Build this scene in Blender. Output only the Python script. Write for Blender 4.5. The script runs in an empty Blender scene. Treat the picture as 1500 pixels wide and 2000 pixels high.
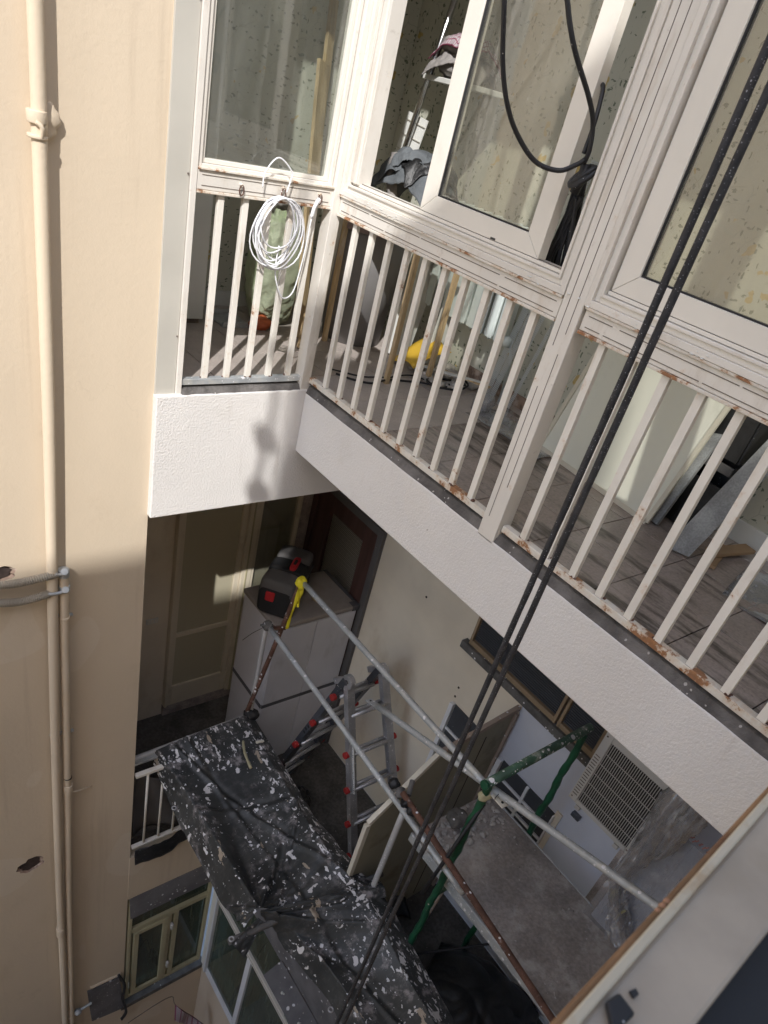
import bpy, bmesh, math, random
from mathutils import Vector, Matrix, noise
random.seed(7)
R = math.radians
sc = bpy.context.scene
col = sc.collection

# ------------------------------------------------------------------ camera, sky, sun, exposure
CR = ((0.79582729, -0.56659243, 0.21361635), (-0.1960914, -0.57491839, -0.79436579), (0.57289361, 0.59028964, -0.56863965))
CF, CX, CY = 1388.06, 701.59, 1143.05
cam = bpy.data.cameras.new('camera'); co = bpy.data.objects.new('camera', cam); col.objects.link(co)
m = Matrix(((CR[0][0], -CR[1][0], -CR[2][0], 0), (CR[0][1], -CR[1][1], -CR[2][1], 0), (CR[0][2], -CR[1][2], -CR[2][2], 0), (0, 0, 0, 1)))
co.matrix_world = m
cam.sensor_width = 36; cam.sensor_fit = 'AUTO'; cam.lens = CF / 2000 * 36
cam.shift_x = (750 - CX) / 2000; cam.shift_y = (CY - 1000) / 2000
cam.clip_start = 0.05; cam.clip_end = 500
cam.dof.use_dof = True; cam.dof.focus_distance = 3.0; cam.dof.aperture_fstop = 9
sc.camera = co
LX, LY, LZ = 0.69, 0.72, -0.90
el = math.atan2(-LZ, math.hypot(LX, LY)); az = math.atan2(-LX, -LY)
w = bpy.data.worlds.new('World'); sc.world = w; w.use_nodes = True
wt = w.node_tree; bg = wt.nodes['Background']
sky = wt.nodes.new('ShaderNodeTexSky'); sky.sky_type = 'NISHITA'; sky.sun_disc = False
sky.sun_elevation = el; sky.sun_rotation = az % (2 * math.pi); sky.dust_density = 1.5
wt.links.new(sky.outputs[0], bg.inputs[0]); bg.inputs[1].default_value = 0.15
sl = bpy.data.lights.new('sun', 'SUN'); sl.energy = 2.2; sl.angle = R(0.53); sl.color = (1, 0.985, 0.96)
so = bpy.data.objects.new('sun', sl); col.objects.link(so)
so.rotation_euler = Vector((LX, LY, LZ)).to_track_quat('-Z', 'Y').to_euler()
vs = sc.view_settings; vs.view_transform = 'Standard'; vs.look = 'None'; vs.gamma = 1; vs.use_curve_mapping = False; vs.exposure = 1.08
sc.cycles.max_bounces = 8; sc.cycles.transparent_max_bounces = 16; sc.cycles.diffuse_bounces = 5

def P(px, py, ax, v):
    """survey helper: where the sight line through a photo point meets the plane x/y/z = v (camera stands at the origin)"""
    a, b, c = px - CX, py - CY, CF
    d = Vector([CR[0][i] * a + CR[1][i] * b + CR[2][i] * c for i in range(3)])
    return d * (v / d[ax])

# ------------------------------------------------------------------ materials
def sock(t, node, key, v):
    s = node.inputs[key]
    if isinstance(v, bpy.types.NodeSocket): t.links.new(v, s)
    elif isinstance(v, (tuple, list)) and s.type == 'RGBA' and len(v) == 3: s.default_value = (*v, 1)
    else: s.default_value = v
def nd(t, typ, ins={}, **props):
    n = t.nodes.new('ShaderNode' + typ)
    for k, v in props.items(): setattr(n, k, v)
    for k, v in ins.items(): sock(t, n, k, v)
    return n
def mth(t, op, a, b=0.0, c=0.0, clamp=False):
    n = t.nodes.new('ShaderNodeMath'); n.operation = op; n.use_clamp = clamp
    for i, v in enumerate((a, b, c)): sock(t, n, i, v)
    return n.outputs[0]
def mixc(t, f, a, b, typ='MIX'):
    n = t.nodes.new('ShaderNodeMixRGB'); n.blend_type = typ
    sock(t, n, 0, f); sock(t, n, 1, a); sock(t, n, 2, b)
    return n.outputs[0]
def ss(t, v, a, b):
    n = nd(t, 'MapRange', {'Value': v, 'From Min': a, 'From Max': b}); n.interpolation_type = 'SMOOTHSTEP'
    return n.outputs[0]
def vecs(t, scale=(1, 1, 1), rnd=True):
    tc = nd(t, 'TexCoord'); v = tc.outputs['Object']
    if rnd:
        oi = nd(t, 'ObjectInfo'); r = mth(t, 'MULTIPLY', oi.outputs['Random'], 31.0)
        c = nd(t, 'CombineXYZ', {0: r, 1: r, 2: r}); a = nd(t, 'VectorMath', {0: v, 1: c.outputs[0]}); v = a.outputs[0]
    mp = nd(t, 'VectorMath', {0: v, 1: scale}, operation='MULTIPLY')
    return mp.outputs[0]
def nz(t, v, scale, detail=4, rough=0.55, dist=0.0):
    return nd(t, 'TexNoise', {'Vector': v, 'Scale': scale, 'Detail': detail, 'Roughness': rough, 'Distortion': dist}).outputs['Fac']
def spots(t, v, scale, dens, r0, r1, soft=0.06, wob=0.25):
    nn = nd(t, 'TexNoise', {'Vector': v, 'Scale': scale * 1.3, 'Detail': 2})
    o = nd(t, 'VectorMath', {0: nn.outputs['Color'], 1: (wob / scale * 1.5,) * 3}, operation='MULTIPLY')
    a = nd(t, 'VectorMath', {0: v, 1: o.outputs[0]})
    vo = nd(t, 'TexVoronoi', {'Vector': a.outputs[0], 'Scale': scale})
    sp = nd(t, 'SeparateColor', {0: vo.outputs['Color']})
    r = mth(t, 'MULTIPLY_ADD', mth(t, 'POWER', sp.outputs[0], 2.0), r1 - r0, r0)
    on = mth(t, 'LESS_THAN', sp.outputs[1], dens)
    d = mth(t, 'SUBTRACT', r, vo.outputs['Distance'])
    return mth(t, 'MULTIPLY', ss(t, d, 0.0, soft), on)
MATS = {}
def mat(name, c, rough=0.6, metal=0.0, var=0.12, vs_=2.5, st=(1, 1, 1), bump=0.0, bs=60, bd=0.004, dirt=None, spl=(), rust=None, spec=0.4, rnd=True, fine=0.0, cracks=False):
    if name in MATS: return MATS[name]
    M = bpy.data.materials.new(name); M.use_nodes = True; t = M.node_tree; B = t.nodes['Principled BSDF']
    v = vecs(t, st, rnd)
    f = ss(t, nz(t, v, vs_, 5), 0.3, 0.7)
    cc = mixc(t, f, tuple(x * (1 - var) for x in c), tuple(min(1, x * (1 + var)) for x in c))
    if fine: cc = mixc(t, ss(t, nz(t, v, vs_ * 14, 3), 0.35, 0.65), cc, mixc(t, 1.0, cc, (1 - fine,) * 3, 'MULTIPLY'))
    ro = rough
    if dirt:
        for (dc, dsc, thr, amt, dst) in dirt:
            vv = vecs(t, dst, rnd)
            g = mth(t, 'MULTIPLY', ss(t, nz(t, vv, dsc, 7, 0.65), thr, thr + 0.16), amt)
            cc = mixc(t, g, cc, dc)
    if cracks:
        vc = nd(t, 'VectorMath', {0: v, 1: nd(t, 'VectorMath', {0: nd(t, 'TexNoise', {'Vector': v, 'Scale': 6, 'Detail': 5}).outputs['Color'], 1: (0.25,) * 3}, operation='MULTIPLY').outputs[0]})
        ce = nd(t, 'TexVoronoi', {'Vector': vc.outputs[0], 'Scale': 1.3}, feature='DISTANCE_TO_EDGE')
        cr = mth(t, 'MULTIPLY', mth(t, 'LESS_THAN', ce.outputs['Distance'], 0.0022), ss(t, nz(t, v, 2.1, 2), 0.57, 0.64))
        cc = mixc(t, mth(t, 'MULTIPLY', cr, 0.05), cc, (0.2, 0.15, 0.11))
        pa = ss(t, nz(t, v, 1.9, 1), 0.645, 0.652); cc = mixc(t, mth(t, 'MULTIPLY', pa, 0.16), cc, (0.78, 0.72, 0.64))
        pk = spots(t, v, 7, 0.22, 0.012, 0.05, soft=0.02); cc = mixc(t, mth(t, 'MULTIPLY', pk, 0.5), cc, (0.25, 0.19, 0.13))
    if rust:
        rs, thr, amt = rust
        n1 = nz(t, v, rs, 8, 0.7)
        g = mth(t, 'MULTIPLY', ss(t, n1, thr, thr + 0.05), amt)
        rc = mixc(t, nz(t, v, rs * 6, 3), (0.10, 0.035, 0.015), (0.42, 0.17, 0.05))
        halo = mth(t, 'MULTIPLY', ss(t, n1, thr - 0.09, thr + 0.03), amt * 0.45)
        cc = mixc(t, halo, cc, (0.55, 0.36, 0.2)); cc = mixc(t, g, cc, rc)
        ro = mth(t, 'MULTIPLY_ADD', g, 0.9 - rough, rough)
    h = None
    for (s, d, r0, r1, sc_) in spl:
        k = spots(t, v, s, d, r0, r1); cc = mixc(t, k, cc, sc_)
        h = k if h is None else mth(t, 'MAXIMUM', h, k)
    sock(t, B, 'Base Color', cc); sock(t, B, 'Roughness', ro); sock(t, B, 'Metallic', metal if not h else mth(t, 'MULTIPLY', mth(t, 'SUBTRACT', 1.0, h), metal))
    sock(t, B, 'Specular IOR Level', spec)
    if bump:
        b = nd(t, 'Bump', {'Height': nz(t, vecs(t, (1, 1, 1), rnd), bs, 4, 0.6), 'Strength': bump, 'Distance': bd})
        t.links.new(b.outputs[0], B.inputs['Normal'])
    MATS[name] = M
    return M
GREY_DIRT = (0.22, 0.18, 0.14)
def build_mats():
    streak = (1, 1, 0.15)
    mat('beige_plaster', (0.63, 0.525, 0.395), 0.85, var=0.05, vs_=1.1, st=(1, 1, 0.6), bump=0.22, bs=42, bd=0.006, cracks=True, dirt=[((0.42, 0.33, 0.24), 1.6, 0.54, 0.30, (6, 6, 0.22)), ((0.50, 0.40, 0.29), 3.5, 0.58, 0.3, (1, 1, 1)), ((0.52, 0.41, 0.28), 1.6, 0.56, 0.35, (1, 1, 0.5)), ((0.74, 0.66, 0.52), 5, 0.66, 0.35, (1, 1, 1))], rnd=False)
    mat('lower_plaster', (0.72, 0.64, 0.52), 0.85, var=0.08, vs_=1.5, bump=0.2, bs=40, dirt=[((0.46, 0.34, 0.22), 1.5, 0.55, 0.45, (1, 1, 0.6))], rnd=False)
    mat('white_stucco', (0.73, 0.70, 0.67), 0.9, var=0.03, vs_=2, bump=0.9, bs=110, bd=0.006, cracks=True, dirt=[((0.42, 0.36, 0.30), 3.0, 0.60, 0.30, (5, 5, 0.5)), ((0.40, 0.34, 0.28), 9, 0.68, 0.45, (1, 1, 1)), ((0.6, 0.56, 0.5), 3, 0.6, 0.3, (1, 1, 1))], rnd=False)
    mat('cool_wall', (0.55, 0.57, 0.64), 0.85, var=0.05, bump=0.2, bs=50, rnd=False, dirt=[((0.4, 0.4, 0.43), 2, 0.55, 0.3, (1, 1, 1))])
    mat('mortar', (0.125, 0.115, 0.108), 0.95, var=0.35, vs_=9, bump=1.0, bs=45, bd=0.012, spl=[(45, 0.25, 0.1, 0.3, (0.4, 0.38, 0.36))])
    mat('frame_paint', (0.70, 0.66, 0.60), 0.45, var=0.05, vs_=3, dirt=[((0.46, 0.38, 0.29), 3.5, 0.52, 0.45, (2, 2, 0.5)), ((0.3, 0.25, 0.2), 22, 0.60, 0.5, (1, 1, 1))], rust=(13, 0.69, 0.85), bump=0.12, bs=60)
    mat('rusty_paint', (0.68, 0.64, 0.57), 0.5, var=0.06, vs_=3, dirt=[((0.45, 0.37, 0.28), 6, 0.50, 0.5, (1, 1, 1))], rust=(10, 0.535, 0.9), bump=0.25, bs=50)
    mat('bar_paint', (0.74, 0.70, 0.63), 0.5, var=0.05, vs_=6, dirt=[((0.42, 0.29, 0.17), 5, 0.60, 0.7, (2, 2, 0.3)), ((0.5, 0.42, 0.32), 7, 0.55, 0.4, (1, 1, 0.35))], rust=(10, 0.645, 0.85), bump=0.2, bs=50)
    mat('groove', (0.16, 0.13, 0.11), 0.8, var=0.3, vs_=12)
    mat('metal_strip', (0.50, 0.475, 0.42), 0.5, var=0.05, vs_=3, dirt=[((0.4, 0.38, 0.34), 12, 0.62, 0.5, (1, 1, 1))])
    mat('pvc', (0.72, 0.68, 0.61), 0.35, var=0.02, vs_=4, dirt=[((0.5, 0.43, 0.35), 3, 0.62, 0.35, (1, 1, 1))])
    mat('pvc_white', (0.74, 0.74, 0.75), 0.35, var=0.02)
    mat('olive_frame', (0.42, 0.38, 0.24), 0.45, var=0.08, dirt=[((0.2, 0.17, 0.11), 6, 0.55, 0.5, (1, 1, 1))])
    mat('gasket', (0.02, 0.02, 0.022), 0.6)
    mat('floor_tile', (0.44, 0.385, 0.35), 0.42, var=0.08, vs_=6, fine=0.1, dirt=[((0.11, 0.085, 0.065), 2.6, 0.60, 0.75, (1.6, 0.7, 1)), ((0.6, 0.57, 0.53), 11, 0.63, 0.55, (1, 1, 1)), ((0.08, 0.06, 0.05), 30, 0.66, 0.8, (1, 1, 1))], rnd=False)
    mat('tile_wet', (0.36, 0.30, 0.27), 0.25, var=0.1, vs_=6, fine=0.15, dirt=[((0.055, 0.045, 0.035), 2.6, 0.47, 0.9, (3.0, 0.5, 1)), ((0.45, 0.41, 0.38), 4, 0.62, 0.5, (2.5, 0.5, 1)), ((0.07, 0.055, 0.045), 26, 0.6, 0.8, (2, 0.7, 1)), ((0.5, 0.46, 0.42), 12, 0.66, 0.4, (1, 1, 1))], rnd=False)
    mat('grout', (0.16, 0.14, 0.13), 0.9, var=0.2, vs_=20)
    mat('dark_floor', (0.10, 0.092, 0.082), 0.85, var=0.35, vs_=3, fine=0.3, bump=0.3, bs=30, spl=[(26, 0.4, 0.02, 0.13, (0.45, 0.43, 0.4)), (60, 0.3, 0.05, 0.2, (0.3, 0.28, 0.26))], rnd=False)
    W = (0.72, 0.71, 0.72); W2 = (0.62, 0.58, 0.52)
    mat('galvanised', (0.42, 0.44, 0.45), 0.5, metal=0.35, var=0.12, vs_=12, dirt=[((0.6, 0.58, 0.52), 10, 0.5, 0.6, (1, 1, 1))], spl=[(30, 0.35, 0.1, 0.35, W), (80, 0.4, 0.1, 0.35, W)], bump=0.2, bs=80)
    mat('pole_grey', (0.5, 0.5, 0.5), 0.5, metal=0.2, var=0.1, spl=[(60, 0.3, 0.1, 0.3, W)])
    mat('rust_tube', (0.13, 0.065, 0.045), 0.85, var=0.3, vs_=14, fine=0.3, bump=0.4, bs=60, dirt=[((0.6, 0.55, 0.53), 11, 0.57, 0.95, (1, 1, 1))], spl=[(40, 0.4, 0.1, 0.4, W)])
    mat('green_tube', (0.010, 0.075, 0.036), 0.4, var=0.3, vs_=8, spec=0.5, spl=[(40, 0.2, 0.05, 0.25, W2)])
    mat('green_splattered', (0.045, 0.10, 0.065), 0.55, var=0.3, vs_=8, dirt=[((0.42, 0.42, 0.38), 16, 0.52, 0.7, (1, 1, 1))], spl=[(26, 0.6, 0.1, 0.45, W), (60, 0.6, 0.1, 0.45, W)])
    mat('black_rubber', (0.018, 0.018, 0.02), 0.5, var=0.2, spl=[(120, 0.12, 0.05, 0.25, (0.5, 0.5, 0.5))])
    mat('rope_black', (0.035, 0.034, 0.036), 0.8, var=0.3, vs_=20, bump=0.8, bs=160, bd=0.003, spl=[(170, 0.3, 0.05, 0.28, (0.30, 0.30, 0.32)), (300, 0.4, 0.1, 0.35, (0.3, 0.3, 0.32))])
    mat('white_cable', (0.78, 0.78, 0.80), 0.35, var=0.03)
    mat('concrete_plank', (0.33, 0.30, 0.28), 0.92, var=0.22, vs_=3.5, fine=0.2, bump=0.7, bs=26, bd=0.01, dirt=[((0.50, 0.48, 0.46), 5, 0.5, 0.6, (1, 1, 1)), ((0.07, 0.06, 0.055), 24, 0.66, 0.8, (1, 1, 1))], spl=[(22, 0.3, 0.03, 0.16, (0.5, 0.48, 0.47)), (45, 0.14, 0.05, 0.2, (0.04, 0.035, 0.03))])
    mat('cabinet_grey', (0.56, 0.56, 0.60), 0.5, var=0.05, bump=0.15, bs=90, dirt=[((0.30, 0.29, 0.28), 4, 0.56, 0.35, (1, 1, 0.4)), ((0.7, 0.7, 0.72), 30, 0.66, 0.6, (1, 1, 1))])
    mat('cabinet_seam', (0.09, 0.09, 0.1), 0.6)
    mat('cabinet_taupe', (0.27, 0.24, 0.22), 0.6, var=0.12, vs_=6, spl=[(24, 0.2, 0.05, 0.15, W2)], dirt=[((0.3, 0.27, 0.24), 5, 0.55, 0.5, (1, 1, 1))])
    mat('bag_black', (0.018, 0.018, 0.02), 0.75, var=0.2, bump=0.3, bs=180, bd=0.002)
    mat('bag_grey', (0.11, 0.105, 0.105), 0.85, var=0.1, bump=0.4, bs=200, bd=0.002, spl=[(18, 0.12, 0.03, 0.1, W)])
    mat('red_fabric', (0.42, 0.02, 0.025), 0.6, var=0.15)
    mat('red_plastic', (0.36, 0.03, 0.028), 0.4, spl=[(60, 0.3, 0.1, 0.3, W)])
    mat('yellow_tape', (0.72, 0.62, 0.03), 0.45, var=0.08)
    mat('brown_wood', (0.085, 0.045, 0.04), 0.5, var=0.2, vs_=5, st=(3, 3, 0.4))
    mat('brown_edge', (0.11, 0.105, 0.105), 0.6, var=0.15)
    mat('door_paint', (0.64, 0.57, 0.45), 0.5, var=0.05, dirt=[((0.3, 0.24, 0.17), 4, 0.55, 0.4, (1, 1, 1))])
    mat('stone_jamb', (0.42, 0.36, 0.33), 0.75, var=0.3, vs_=8, fine=0.3)
    mat('alu_dirty', (0.46, 0.46, 0.48), 0.4, metal=0.6, var=0.15, vs_=8, dirt=[((0.5, 0.5, 0.5), 12, 0.52, 0.5, (1, 1, 1))], spl=[(40, 0.45, 0.05, 0.4, W), (90, 0.5, 0.1, 0.4, W)])
    mat('alu_dark', (0.12, 0.13, 0.15), 0.35, metal=0.6, var=0.2, dirt=[((0.5, 0.5, 0.5), 14, 0.6, 0.6, (1, 1, 1))], spl=[(50, 0.4, 0.05, 0.35, W)])
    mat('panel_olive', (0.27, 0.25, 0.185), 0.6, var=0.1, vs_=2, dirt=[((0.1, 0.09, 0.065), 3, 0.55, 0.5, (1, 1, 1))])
    mat('panel_edge', (0.60, 0.56, 0.47), 0.55, var=0.08, dirt=[((0.25, 0.17, 0.12), 8, 0.66, 0.7, (1, 1, 1))])
    mat('panel_edge_dirty', (0.3, 0.24, 0.2), 0.7, var=0.2, spl=[(40, 0.4, 0.1, 0.4, W)])
    mat('ac_beige', (0.50, 0.48, 0.45), 0.5, var=0.03, dirt=[((0.3, 0.26, 0.2), 7, 0.6, 0.4, (1, 1, 1))])
    mat('ac_dark', (0.02, 0.018, 0.017), 0.6)
    mat('shutter_dark', (0.055, 0.058, 0.065), 0.5, var=0.15, spl=[(30, 0.12, 0.03, 0.12, W)])
    mat('shutter_wood', (0.26, 0.19, 0.12), 0.6, var=0.15, vs_=8, spl=[(40, 0.2, 0.05, 0.2, W)])
    mat('ledge_dark', (0.11, 0.105, 0.10), 0.9, var=0.3, vs_=12, bump=0.5, spl=[(45, 0.5, 0.05, 0.35, W)])
    mat('grey_sheet', (0.15, 0.145, 0.15), 0.8, var=0.2, vs_=5, bump=0.3, bs=40, spl=[(20, 0.4, 0.08, 0.3, W), (45, 0.5, 0.05, 0.25, (0.5, 0.46, 0.42)), (10, 0.15, 0.1, 0.3, W)])
    mat('white_paint', (0.66, 0.66, 0.63), 0.55, var=0.05, dirt=[((0.45, 0.43, 0.38), 4, 0.6, 0.4, (1, 1, 1))])
    mat('pale_panel', (0.72, 0.72, 0.64), 0.4, var=0.03, vs_=1.5, dirt=[((0.48, 0.47, 0.38), 3, 0.6, 0.4, (1, 1, 1))], spl=[(30, 0.04, 0.02, 0.08, (0.3, 0.3, 0.28))])
    mat('grey_board', (0.33, 0.335, 0.34), 0.75, var=0.25, vs_=9, fine=0.2, dirt=[((0.5, 0.5, 0.5), 6, 0.6, 0.4, (1, 1, 1))])
    mat('raw_wood', (0.52, 0.38, 0.22), 0.7, var=0.2, vs_=4, st=(6, 6, 0.6), dirt=[((0.68, 0.66, 0.62), 5, 0.6, 0.6, (1, 1, 0.4))])
    mat('cement_bag', (0.42, 0.45, 0.33), 0.6, var=0.15, vs_=5, bump=0.5, bs=14, bd=0.02, dirt=[((0.32, 0.42, 0.2), 4, 0.52, 0.8, (1, 1, 0.6)), ((0.58, 0.57, 0.52), 5, 0.58, 0.7, (1, 1, 1))])
    mat('orange_plastic', (0.55, 0.14, 0.06), 0.45, var=0.15)
    mat('yellow_plastic', (0.75, 0.48, 0.06), 0.4, var=0.1)
    mat('radiator_paint', (0.66, 0.72, 0.70), 0.35, var=0.04)
    mat('grey_fabric', (0.11, 0.12, 0.13), 0.9, var=0.25, vs_=6, bump=0.6, bs=25, bd=0.01, dirt=[((0.32, 0.32, 0.32), 7, 0.58, 0.5, (1, 1, 1))])
    mat('beige_fabric', (0.27, 0.25, 0.24), 0.9, var=0.2, vs_=6, bump=0.6, bs=20, bd=0.01)
    mat('chrome', (0.6, 0.6, 0.62), 0.15, metal=1.0, var=0.05)
    mat('blue_plastic', (0.03, 0.07, 0.13), 0.4)
    mat('pink_rim', (0.33, 0.25, 0.24), 0.5)
    mat('bin_grey', (0.26, 0.25, 0.25), 0.6, var=0.1)
    mat('rubble', (0.48, 0.45, 0.42), 0.9, var=0.4, vs_=9)
    mat('cardboard', (0.36, 0.24, 0.14), 0.8, var=0.2)
    mat('sill_brown', (0.24, 0.135, 0.065), 0.7, var=0.35, vs_=9, st=(1, 4, 1), dirt=[((0.14, 0.06, 0.03), 6, 0.5, 0.8, (1, 4, 1))])
    mat('paper_tag', (0.55, 0.52, 0.30), 0.7, var=0.15)
    mat('faded_ink', (0.34, 0.17, 0.16), 0.8)
    mat('sill_cream', (0.50, 0.44, 0.33), 0.6, var=0.1, dirt=[((0.36, 0.24, 0.13), 14, 0.55, 0.6, (1, 1, 1))])
    mat('sill_taupe', (0.38, 0.32, 0.25), 0.5, var=0.12, vs_=8, dirt=[((0.30, 0.24, 0.17), 5, 0.5, 0.35, (1, 1, 1))], spl=[(90, 0.2, 0.03, 0.12, (0.2, 0.17, 0.14))])
    mat('putty', (0.36, 0.19, 0.11), 0.8, var=0.12)
    mat('brass', (0.35, 0.26, 0.12), 0.4, metal=0.7)
    mat('corrugated', (0.36, 0.32, 0.26), 0.7, var=0.15)
    mat('hole_dark', (0.05, 0.035, 0.03), 1.0, var=0.4, vs_=20)
    mat('brick_raw', (0.27, 0.19, 0.145), 0.95, var=0.35, vs_=20, bump=0.8, bs=60, dirt=[((0.6, 0.5, 0.42), 16, 0.5, 0.7, (1, 1, 1))])
    mat('black_cloth', (0.02, 0.02, 0.021), 0.45, var=0.5, vs_=6, bump=0.5, bs=20, bd=0.01)
    mat('pebble', (0.4, 0.38, 0.36), 0.9)
    mat('rooftile', (0.35, 0.14, 0.07), 0.8, var=0.2)
    # clear glass: lets light through, reflects by angle, a film of dust
    def glass(name, tint, dust, dustcol, refl=1.0, rough=0.02, rain=True, wave=0.0, flat=False):
        M = bpy.data.materials.new(name); M.use_nodes = True; t = M.node_tree; t.nodes.clear()
        out = nd(t, 'OutputMaterial'); tr = nd(t, 'BsdfTransparent', {'Color': tint}); gl = nd(t, 'BsdfGlossy', {'Roughness': rough, 'Color': (1, 1, 1)})
        lw_ = nd(t, 'LayerWeight', {'Blend': 0.5}); k = mth(t, 'MULTIPLY_ADD', mth(t, 'POWER', lw_.outputs['Facing'], 4.0), 0.8 * refl, 0.05 * refl, clamp=True)
        if wave:
            b = nd(t, 'Bump', {'Height': nz(t, vecs(t), 9, 2), 'Strength': wave, 'Distance': 0.01}); t.links.new(b.outputs[0], gl.inputs['Normal'])
        m1 = nd(t, 'MixShader', {0: k, 1: tr.outputs[0], 2: gl.outputs[0]})
        v = vecs(t, (1, 1, 0.25)); g = ss(t, nz(t, v, 7, 6, 0.7), 0.35, 0.8)
        if not flat: g = mth(t, 'MAXIMUM', g, mth(t, 'MULTIPLY', ss(t, nz(t, vecs(t, (9, 9, 0.5)), 4, 5, 0.6), 0.48, 0.75), 1.3))
        g = dust if flat else mth(t, 'MULTIPLY_ADD', g, dust, dust * 0.45)
        if rain:
            s = spots(t, vecs(t, (1, 1, 0.3)), 26, 0.10, 0.02, 0.12); g = mth(t, 'MAXIMUM', g, mth(t, 'MULTIPLY', s, 0.75))
        df = nd(t, 'BsdfDiffuse', {'Color': dustcol})
        m2 = nd(t, 'MixShader', {0: g, 1: m1.outputs[0], 2: df.outputs[0]})
        t.links.new(m2.outputs[0], out.inputs[0]); MATS[name] = M
    glass('glass_clear', (0.90, 0.92, 0.90), 0.07, (0.58, 0.58, 0.54), refl=1.3)
    glass('glass_milky', (0.90, 0.90, 0.86), 0.085, (0.62, 0.60, 0.53), refl=1.9, wave=0.08)
    glass('glass_green', (0.30, 0.38, 0.32), 0.5, (0.12, 0.14, 0.11), rain=False, refl=0.8)
    glass('glass_door', (0.5, 0.48, 0.34), 0.8, (0.55, 0.50, 0.37), rain=False, refl=1.2, flat=True)
    glass('film_wrap', (0.85, 0.85, 0.86), 0.42, (0.42, 0.42, 0.44), refl=3.0, rough=0.16, rain=False, wave=1.0)
    # wallpaper: pale ground, thin vines, small leaves, ochre flowers
    M = bpy.data.materials.new('wallpaper'); M.use_nodes = True; t = M.node_tree; B = t.nodes['Principled BSDF']
    v = vecs(t, (1, 1, 1), False)
    cc = mixc(t, nz(t, v, 3), (0.50, 0.49, 0.41), (0.58, 0.57, 0.49))
    wn = nd(t, 'TexNoise', {'Vector': v, 'Scale': 9, 'Detail': 1}); o = nd(t, 'VectorMath', {0: wn.outputs['Color'], 1: (0.10,) * 3}, operation='MULTIPLY')
    va = nd(t, 'VectorMath', {0: v, 1: o.outputs[0]}).outputs[0]
    e = nd(t, 'TexVoronoi', {'Vector': va, 'Scale': 9}, feature='DISTANCE_TO_EDGE')
    vine = mth(t, 'MULTIPLY', mth(t, 'LESS_THAN', e.outputs['Distance'], 0.016), ss(t, nz(t, v, 9), 0.52, 0.56))
    cc = mixc(t, mth(t, 'MULTIPLY', vine, 0.35), cc, (0.2, 0.22, 0.16))
    l1 = spots(t, vecs(t, (1.5, 1.5, 0.8), False), 36, 0.42, 0.18, 0.40, wob=0.8); l2 = spots(t, vecs(t, (0.8, 0.8, 1.5), False), 33, 0.36, 0.18, 0.38, wob=0.8)
    cc = mixc(t, mth(t, 'MULTIPLY', mth(t, 'MAXIMUM', l1, l2), 0.85), cc, (0.10, 0.13, 0.085))
    fl = spots(t, vecs(t, (1, 1, 0.9), False), 12.5, 0.42, 0.2, 0.34, wob=1.0)
    cc = mixc(t, mth(t, 'MULTIPLY', fl, 0.85), cc, mixc(t, nz(t, v, 60), (0.40, 0.26, 0.07), (0.62, 0.45, 0.14)))
    sock(t, B, 'Base Color', cc); sock(t, B, 'Roughness', 0.7); MATS['wallpaper'] = M
    # tarpaulin: dark woven plastic, chalky dust, paint and plaster drops of all sizes
    M = bpy.data.materials.new('tarp'); M.use_nodes = True; t = M.node_tree; B = t.nodes['Principled BSDF']
    v = vecs(t, (1, 1, 1), False)
    cc = mixc(t, ss(t, nz(t, v, 2.2, 6, 0.6), 0.35, 0.7), (0.026, 0.028, 0.028), (0.062, 0.065, 0.064))
    sx = nd(t, 'SeparateXYZ', {0: v}); clus = ss(t, nz(t, v, 2.6, 3), 0.40, 0.62)
    edge = mth(t, 'MAXIMUM', ss(t, sx.outputs[0], 2.05, 2.2), mth(t, 'MULTIPLY', ss(t, sx.outputs[1], 2.72, 3.0), 0.8))
    clus = mth(t, 'MAXIMUM', clus, edge)
    scr = ss(t, nz(t, vecs(t, (1, 6, 1), False), 9, 6, 0.7), 0.5, 0.8); cc = mixc(t, mth(t, 'MULTIPLY', scr, 0.10), cc, (0.4, 0.4, 0.4))
    dust = mth(t, 'MULTIPLY', ss(t, nz(t, v, 11, 9, 0.72), 0.50, 0.66), mth(t, 'MULTIPLY_ADD', clus, 0.70, 0.10))
    cc = mixc(t, dust, cc, (0.36, 0.33, 0.33))
    h = None
    for (s_c, d, r0, r1, a, st_) in ((6, 0.34, 0.04, 0.30, (0.56, 0.53, 0.49), (1, 0.8, 1)), (11, 0.42, 0.03, 0.42, (0.66, 0.64, 0.63), (0.8, 1.2, 1)), (18, 0.36, 0.03, 0.42, (0.70, 0.69, 0.69), (1.3, 0.8, 1)), (33, 0.40, 0.04, 0.44, (0.68, 0.68, 0.70), (1, 1, 1)), (75, 0.16, 0.06, 0.42, (0.6, 0.6, 0.62), (1, 1, 1))):
        k = spots(t, vecs(t, st_, False), s_c, d, r0, r1, wob=0.9, soft=0.03)
        k = mth(t, 'MULTIPLY', k, mth(t, 'GREATER_THAN', mth(t, 'ADD', clus, nz(t, v, 40, 1)), 0.62 if s_c < 70 else 0.75))
        cc = mixc(t, k, cc, a); h = k if h is None else mth(t, 'MAXIMUM', h, k)
    splash = spots(t, vecs(t, (1.25, 0.5, 1), False), 26, 0.8, 0.05, 0.55, wob=1.6, soft=0.03)
    cc = mixc(t, mth(t, 'MULTIPLY', splash, mth(t, 'GREATER_THAN', edge, 0.45)), cc, (0.70, 0.69, 0.69))
    pt = mth(t, 'MULTIPLY', ss(t, nz(t, vecs(t, (1.8, 0.7, 1), False), 5, 5), 0.67, 0.68), 0.9)
    cc = mixc(t, pt, cc, (0.42, 0.35, 0.27))
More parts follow.
